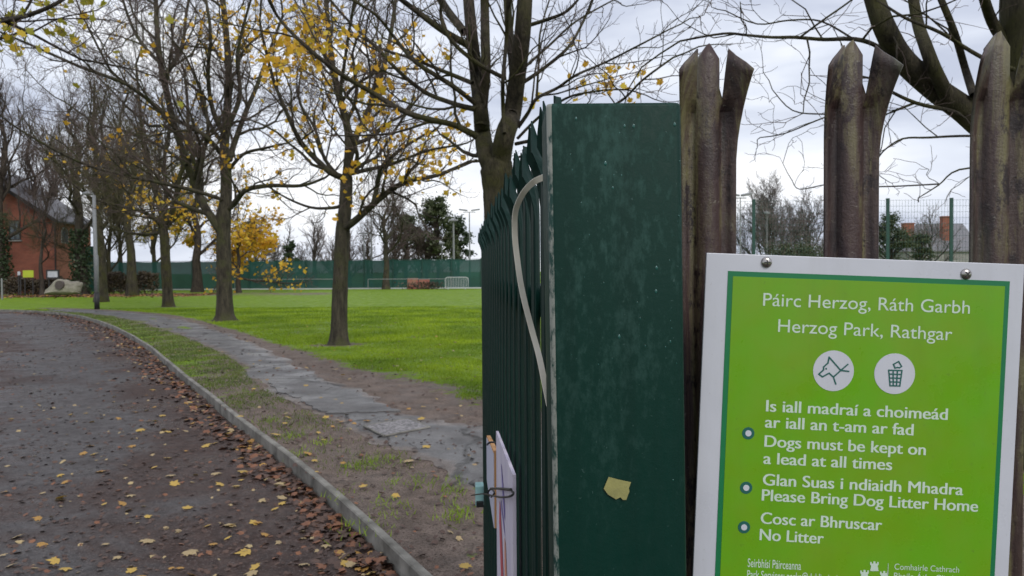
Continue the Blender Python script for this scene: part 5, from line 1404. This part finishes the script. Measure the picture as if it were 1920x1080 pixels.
# ------------------------------------------------------------------ park sign
def park_sign():
    Y = .705; TL = at(1325, 474, Y); TRp = at(1925, 496, Y); s = Y / FPX
    ex = (TRp - TL).normalized(); ez = Vector((-ex.z, 0, ex.x)); ey = Vector((0, 1, 0))
    o = empty('park_sign', TL, 'lime green park rules sign with white border screwed to the rusty palings', 'sign')
    rot = Matrix((ex, ey, ez)).transposed()
    def loc(px, py):    # picture point -> (u, v) in the sign's own plane
        p = at(px, py, Y) - TL; return p.dot(ex), p.dot(ez)
    def W3(u, v, k=0.0): return TL + ex * u + ez * v - ey * k
    Wd, Ht = .3005, .425
    def plate(name, u0, u1, v0, v1, k0, k1, mat, bv=0):
        mb = MB(); mb.prism([W3(u0, v0, k0), W3(u1, v0, k0), W3(u1, v1, k0), W3(u0, v1, k0)], (0, 0, 0), (0, -(k1 - k0), 0)); q = mb.build(name, mat, o)
        if bv: bevel(q, bv, 2)
        return q
    plate('panel', 0, Wd, -Ht, 0, -.003, 0, M['white_sign'], .0006)
    ul, vt = loc(1365, 508); ur, _ = loc(1893, 530)
    vb = -Ht + (.0195)
    plate('border', ul, ur, vb, vt, .0001, .0004, M['sign_dark'])
    bw = .0048
    plate('green_field', ul + bw, ur - bw * .95, vb + bw, vt - bw, .0005, .0007, M['sign_green'])
    K1 = .0009
    def text(name, s_, px0, py0, px1, py1, cap, bold=0.0, mat=M['sign_text'], k=K1):
        cu = bpy.data.curves.new('t', 'FONT'); cu.body = s_; cu.size = 1; cu.offset = 0.0 if bold > .01 else bold; cu.resolution_u = 6
        ob = bpy.data.objects.new('t', cu); COL.objects.link(ob)
        dg = bpy.context.evaluated_depsgraph_get(); dg.update()
        mb_ = bold > .01
        me = bpy.data.meshes.new_from_object(ob.evaluated_get(dg)); bpy.data.objects.remove(ob); bpy.data.curves.remove(cu)
        co = np.array([v.co[:] for v in me.vertices]); x0, x1 = co[:, 0].min(), co[:, 0].max()
        u0, v0 = loc(px0, py0); u1, v1 = loc(px1, py1)
        sx = (u1 - u0) / (x1 - x0); sy = cap * s / .73
        P = []; F = []; n0 = len(co)
        for q_, sh in enumerate((-1, 0, 1) if mb_ else (0,)):
            for c in co:
                t = (c[0] - x0 + sh * bold * 1.0) * sx; P.append(W3(u0 + t, v0 + (v1 - v0) * t / (u1 - u0) + c[1] * sy, k + q_ * 6e-6))
            F += [[i + q_ * n0 for i in p.vertices] for p in me.polygons]
        bpy.data.meshes.remove(me)
        q = obj(name, [tuple(p) for p in P], F, mat, o); q['label'] = 'lettering: ' + s_ if False else 'white lettering'
        return q
    text('title_line', 'Páirc Herzog, Ráth Garbh', 1430, 573, 1817, 588, 25.5, .001)
    text('title_line', 'Herzog Park, Rathgar', 1458, 622, 1784, 638, 25.5, .001)
    B = .021; c = 23
    text('rule_line', 'Is iall madraí a choimeád', 1436, 771, 1775, 787, c, B)
    text('rule_line', 'ar iall an t-am ar fad', 1434, 801, 1711, 816, c, B)
    text('rule_line', 'Dogs must be kept on', 1433, 837, 1734, 853, c, B)
    text('rule_line', 'a lead at all times', 1431, 869, 1671, 881, c, B)
    text('rule_line', 'Glan Suas i ndiaidh Mhadra', 1430, 909, 1804, 928, c, B)
    text('rule_line', 'Please Bring Dog Litter Home', 1428, 938, 1832, 959, c, B)
    text('rule_line', 'Cosc ar Bhruscar', 1426, 981, 1652, 994, c, B)
    text('rule_line', 'No Litter', 1424, 1012, 1543, 1019, c, B)
    text('small_line', 'Seirbhísí Páirceanna', 1401, 1062, 1501, 1068, 17, .006)
    text('small_line', 'Park Services: parks@dublincity.ie', 1400, 1083, 1575, 1092, 16, .006)
    text('council_line', 'Comhairle Cathrach', 1676, 1067, 1797, 1073, 12, .0)
    text('council_line', 'Bhaile Átha Cliath', 1675, 1084, 1790, 1090, 12, .0)
    def disc(name, px, py, r, mat, k0, k1, n=40):
        u, v = loc(px, py); mb = MB()
        mb.prism([W3(u + r * s * math.cos(i * 6.28318 / n), v + r * s * math.sin(i * 6.28318 / n), k0) for i in range(n)], (0, 0, 0), (0, -(k1 - k0), 0))
        return mb.build(name, mat, o)
    def lines(name, segs, wd, mat, k):
        mb = MB()
        for (a, b) in segs:
            p, q = Vector(loc(*a)), Vector(loc(*b)); d = (q - p).normalized(); n_ = Vector((-d.y, d.x)) * wd * s / 2; p = p - d * wd * s * .4; q = q + d * wd * s * .4
            mb.prism([W3(*(p - n_), k), W3(*(q - n_), k), W3(*(q + n_), k), W3(*(p + n_), k)], (0, 0, 0), (0, -.0001, 0)); k += .000004
        return mb.build(name, mat, o)
    cvt = lambda X_, Y_: (1480 + X_ / 6.857, 630 + Y_ / 6.857)
    disc('dog_roundel', 1562, 695, 38.3, M['white_sign'], .0008, .0010)
    dog = [(590, 615), (560, 525), (505, 475), (420, 522), (372, 488), (432, 435), (435, 395), (490, 345), (505, 270), (655, 440), (560, 525)]
    sg = [(cvt(*a), cvt(*b)) for a, b in zip(dog[:-1], dog[1:])] + [(cvt(655, 440), cvt(745, 362)), (cvt(655, 440), cvt(757, 452))]
    lines('dog_symbol', sg, 2.7, M['sign_icon'], .0012)
    disc('dog_eye', *cvt(467, 418), 1.7, M['sign_icon'], .0011, .0013, 12)
    disc('litter_roundel', 1676.5, 700.5, 38.3, M['white_sign'], .0008, .0010)
    tl, tr_, br_, bl = (1270, 437), (1440, 442), (1412, 640), (1287, 636)
    mix = lambda a, b, t: (a[0] + (b[0] - a[0]) * t, a[1] + (b[1] - a[1]) * t)
    sg = []
    for t in (0, .33, .66, 1): sg.append((cvt(*mix(tl, tr_, t)), cvt(*mix(bl, br_, t))))
    for t in (0, .25, .5, .75, 1): sg.append((cvt(*mix(tl, bl, t)), cvt(*mix(tr_, br_, t))))
    pp = [(1330, 362), (1398, 325), (1435, 388), (1408, 406), (1380, 402), (1352, 410), (1330, 362)]
    sg += [(cvt(*a), cvt(*b)) for a, b in zip(pp[:-1], pp[1:])]
    lines('litter_bin_symbol', sg, 2.5, M['sign_icon'], .0012)
    for px, py in ((1402.5, 812), (1398.5, 914), (1394.5, 988)):
        b1 = disc('bullet', px, py, 11.5, M['sign_icon'], .0008, .0010, 24); q = disc('bullet_centre', px, py, 5.8, M['white_sign'], .0011, .0013, 20)
    # castle emblem pieces and divider
    for px, py in ((1638.5, 1062), (1620, 1078), (1657, 1080)):
        P = [(-8, 8), (-7, 3), (-6, -2), (-8, -4), (-8, -9), (-5, -9), (-5, -6), (-2, -6), (-2, -10), (2, -10), (2, -6), (5, -6), (5, -9), (8, -9), (8, -4), (6, -2), (7, 3), (8, 8)]
        mb = MB(); mb.prism([W3(*loc(px + a, py + b), .0009) for a, b in P][::-1], (0, 0, 0), (0, -.0001, 0)); mb.build('castle_emblem', M['sign_text'], o)
    lines('divider', [((1664.5, 1056), (1663, 1096))], 1.0, M['sign_text'], .0009)
    # screws
    for px, py, tw in ((1437, 492, 8), (1811, 514, 45)):
        u, v = loc(px, py); r = 10.5 * s; V = []; F = []; n = 20
        for i in range(7):
            a = i / 6 * math.pi / 2
            for j in range(n): b = j / n * 6.28318; V.append(tuple(W3(u + r * math.cos(a) * math.cos(b), v + r * math.cos(a) * math.sin(b), .0002 + math.sin(a) * r * .55)))
        for i in range(6):
            for j in range(n): F.append([i*n+j, i*n+(j+1) % n, (i+1)*n+(j+1) % n, (i+1)*n+j])
        sc = obj('screw', V, F, M['steel'], o, True)
        mb = MB()
        for k in (0, 90):
            a = R(tw + k); d = Vector((math.cos(a), math.sin(a))) * r * .55; n_ = Vector((-d.y, d.x)) * .17; c_ = Vector((u, v)); kk = .0002 + r * .50 + k * 1e-7
            mb.prism([W3(*(c_ - d - n_), kk), W3(*(c_ + d - n_), kk), W3(*(c_ + d + n_), kk), W3(*(c_ - d + n_), kk)], (0, 0, 0), (0, -.0006, 0))
        mb.build('cross_recess', M['slot'], sc)
park_sign()

# ------------------------------------------------------------------ grass blades and litter
def grass_blades():
    rs = np.random.RandomState(77)
    # lawn blades
    n = 330000
    y = 6.0 * np.exp(rs.rand(n) * math.log(34 / 6.0)); 
    x = rs.uniform(-.66, .0, n) * y
    x = x + 0.15
    dr = seg_dist(x, y, PRs[::2]); dl = seg_dist(x, y, PLs[::2])
    kx = np.interp(y, KC[:, 1], KC[:, 0])
    m = mudness(x, y) + .28 * smooth_noise(x, y, 3.1, 5) + .15 * smooth_noise(x, y, 9, 6)
    wpl = np.interp(y, PL[::-1, 1] if PL[0, 1] > PL[-1, 1] else PL[:, 1], PL[::-1, 0] if PL[0, 1] > PL[-1, 1] else PL[:, 0])
    pry = np.interp(y, PR[::-1, 1], PR[::-1, 0])
    onpath = (x > wpl - .02) & (x < pry + .05) & (y < 36)
    p = np.clip(1.25 - m * 2.1, 0.0, 1); vg = dl < dr; p = np.where(vg, np.clip((y - 6.5) / 9, .05, .75) * (.25 + .75 * (smooth_noise(x, y, 4.0, 8) > -.25)), p)
    keep = (rs.rand(n) < p) & (~onpath) & (x > kx + .06)
    x, y, m, vg = x[keep], y[keep], m[keep], vg[keep]; n = len(x)
    h = rs.uniform(.018, .05, n) * (.7 + .02 * y); a = rs.rand(n) * 6.283; wd = .0022 + .00042 * y
    lean = rs.normal(0, .5, (n, 2)) * h[:, None]
    z0 = np.full(n, -.005)
    V = np.stack([np.c_[x - np.cos(a) * wd, y - np.sin(a) * wd, z0], np.c_[x + np.cos(a) * wd, y + np.sin(a) * wd, z0], np.c_[x + lean[:, 0], y + lean[:, 1], h]], 1).reshape(-1, 3)
    F = np.arange(n * 3).reshape(n, 3)
    # tufts on the verge
    tv = []; 
    for px, py, c in [(715, 945, 60), (740, 965, 90), (845, 925, 160), (855, 965, 260), (850, 905, 90), (640, 930, 60), (655, 990, 60), (700, 870, 140), (730, 860, 90), (745, 905, 60), (790, 905, 90), (690, 1000, 40), (560, 850, 120), (540, 820, 140), (600, 830, 120), (660, 880, 160), (500, 790, 120)]:
        g_ = gp(px, py); k = c // 2; q = np.c_[g_.x + rs.normal(0, .07, k), g_.y + rs.normal(0, .10, k)]; tv.append(q)
    q = np.concatenate(tv); n2 = len(q); h2 = rs.uniform(.02, .055, n2); a2 = rs.rand(n2) * 6.283; w2 = .004; l2 = rs.normal(0, .55, (n2, 2)) * h2[:, None]
    V2 = np.stack([np.c_[q[:, 0] - np.cos(a2) * w2, q[:, 1] - np.sin(a2) * w2, np.zeros(n2)], np.c_[q[:, 0] + np.cos(a2) * w2, q[:, 1] + np.sin(a2) * w2, np.zeros(n2)], np.c_[q + l2, h2]], 1).reshape(-1, 3)
    V = np.concatenate([V, V2]); F = np.concatenate([F, np.arange(n2 * 3).reshape(n2, 3) + n * 3])
    mi = np.r_[vg.astype(int), np.zeros(n2, int)]
    o = obj('grass', V, F, [M['grass'], M['grass_dull']], mi=mi); tag(o, 'short green grass of the lawn and verge', 'grass', kind='stuff')
grass_blades()
def litter():
    rs = np.random.RandomState(88)
    # band of dead leaves against the kerb
    n = 3000
    s = 8.0 + rs.rand(n) ** 1.5 * 38; x, y, nx, ny = kat(s)
    wdt = (.11 + .22 * np.clip((s - 8) / 20, 0, 1)) * (1 + .5 * np.sin(s * 2.1) * np.sin(s * .77))
    off = -.05 - np.abs(rs.normal(0, 1, n)) * wdt
    X_, Y_ = x + nx * off, y + ny * off
    Z_ = drive_z(X_, Y_) + .008 + rs.rand(n) * .04 * np.exp(-np.abs(off) / .15)
    P = np.c_[X_, Y_, Z_]; sz = rs.uniform(.03, .085, n)
    V1, F1 = leaf_cloud(P, sz, rs, True, 2, .25, 1.0)
    m1 = np.repeat(rs.choice([0, 3, 1, 1, 2, 2], n, p=[.03, .03, .24, .10, .4, .2]), 18)
    # fragments everywhere on drive and verge
    n = 5200
    y = 3.2 * np.exp(rs.rand(n) * math.log(26 / 3.2)); x = rs.uniform(-.72, -.02, n) * y
    kx = np.interp(y, KC[:, 1], KC[:, 0]); ond = x < kx - .05
    Z_ = np.where(ond, drive_z(x, y) + .008, .016); sz = rs.uniform(.012, .038, n) * (1 + .04 * y)
    far = (~ond) & (rs.rand(n) > .6) 
    P = np.c_[x, y, Z_][~far]; sz = sz[~far]; n = len(P)
    V2, F2 = leaf_cloud(P, sz, rs, True, 3, .3, .9)
    m2 = np.repeat(rs.choice([1, 2, 2, 2, 2, 3], n, p=[.12, .2, .2, .2, .2, .08]), 18)
    # red-brown heap far by the hedge and boulder
    n = 2600
    x3 = rs.uniform(-38, -22, n); y3 = rs.normal(54.5, 1.8, n); sel = rs.rand(n) < .9
    P = np.c_[x3, y3, np.full(n, .03)][sel]; n = len(P)
    V3, F3 = leaf_cloud(P, rs.uniform(.1, .24, n), rs, True, 4, .3, 1.2)
    m3 = np.repeat(rs.choice([0, 1, 1, 2], n), 18)
    V = np.concatenate([V1, V2, V3]); F = np.concatenate([F1, F2 + len(V1), F3 + len(V1) + len(V2)])
    o = obj('leaf_litter', V, F, [M['lf'][1], M['lf'][3], M['lf'][4], M['lf'][2]], mi=np.concatenate([m1, m2, m3]))
    tag(o, 'brown dead leaf litter lying along the kerb and scattered over the ground', 'leaf litter', kind='stuff')
litter()
def fallen_leaves():
    r = random.Random(12); meshes = {}
    for sh in range(4):
        for mt in range(4):
            V, F = leaf_cloud(np.zeros((1, 3)), [1.0], np.random.RandomState(sh), True, sh + 20, r.uniform(.1, .4), .25)
            me = bpy.data.meshes.new('fallen_leaf'); me.from_pydata(V.tolist(), [], F.tolist()); me.materials.append(M['lf'][mt]); me.update(); meshes[sh, mt] = me
    c7 = lambda X_, Y_: (X_ / 2.077, 560 + Y_ / 2.077); c8 = lambda X_, Y_: (400 + X_ / 2.077, 560 + Y_ / 2.077)
    L7 = [(212,237),(147,407),(445,380),(462,461),(350,567),(365,600),(515,568),(545,505),(655,512),(390,667),(235,683),(600,652),(665,683),(235,768),(480,790),(500,815),(807,873),(900,870),(65,917),(165,947),(412,943),(457,995),(575,930),(255,1040),(512,1045),(540,1070),(725,465),(800,567),(945,540),(950,970),(990,860),(745,1060),(578,293),(335,108),(830,943),(740,973),(148,848),(920,722),(945,667)]
    L8 = [(157,357),(430,557),(410,530),(500,485),(600,482),(810,475),(818,427),(250,275),(475,400),(760,640),(505,650),(710,778),(980,1055),(350,1023),(200,905),(122,975),(515,1020),(150,1055),(65,870),(170,858),(240,808),(90,722),(245,537),(60,517),(370,610),(870,150),(615,247),(470,280),(950,455),(830,585),(465,505),(120,545),(175,565),(110,615),(115,665)]
    spots = [(*c7(*p), 1.0) for p in L7] + [(*c8(*p), 1.0) for p in L8]
    while len(spots) < 230:
        k = r.random()
        if k < .42:      # along the kerb
            s = r.uniform(8.5, 30); x, y, nx, ny = [float(v) for v in kat(s)]; off = -abs(r.gauss(0, .35)) - .06
            px, py = proj((x + nx * off, y + ny * off, 0))
        elif k < .75:
            py = r.uniform(600, 1078); px = r.uniform(0, 700)
        else:
            py = r.uniform(560, 800); px = r.uniform(200, 890)
        if 0 < px < 895 and 575 < py < 1080: spots.append((px, py, .82))
    for px, py, sc in spots:
        g_ = gp(px, py); kx = float(np.interp(g_.y, KC[:, 1], KC[:, 0]))
        if g_.x < kx:
            g_ = gp(px, py, -.07); z = float(drive_z(g_.x, g_.y)) + .014; where = 'drive'
            if abs(g_.x - kx) < .05: z = .03
        else:
            z = .026; where = 'grass'
        mt = r.choice([0, 0, 1, 1, 2, 0]) if where == 'grass' else r.choice([0, 0, 1, 2, 2, 1])
        o = bpy.data.objects.new('fallen_leaf', meshes[r.randrange(4), mt]); COL.objects.link(o)
        o.location = (g_.x, g_.y, z); o.rotation_euler = (r.gauss(0, .15), r.gauss(0, .15), r.random() * 6.28)
        q = r.uniform(.045, .098) * sc * (1 if g_.y < 9 else 1.0); o.scale = (q, q * r.uniform(.8, 1.1), q)
        col = ('yellow', 'golden orange', 'pale tan', 'brown')[mt]
        place = 'on the dark wet driveway' if where == 'drive' else 'on the grass, verge or path beyond the kerb'
        tag(o, f'{col} maple leaf lying {place}', 'leaf', f'{col} leaves fallen {place}')
fallen_leaves()
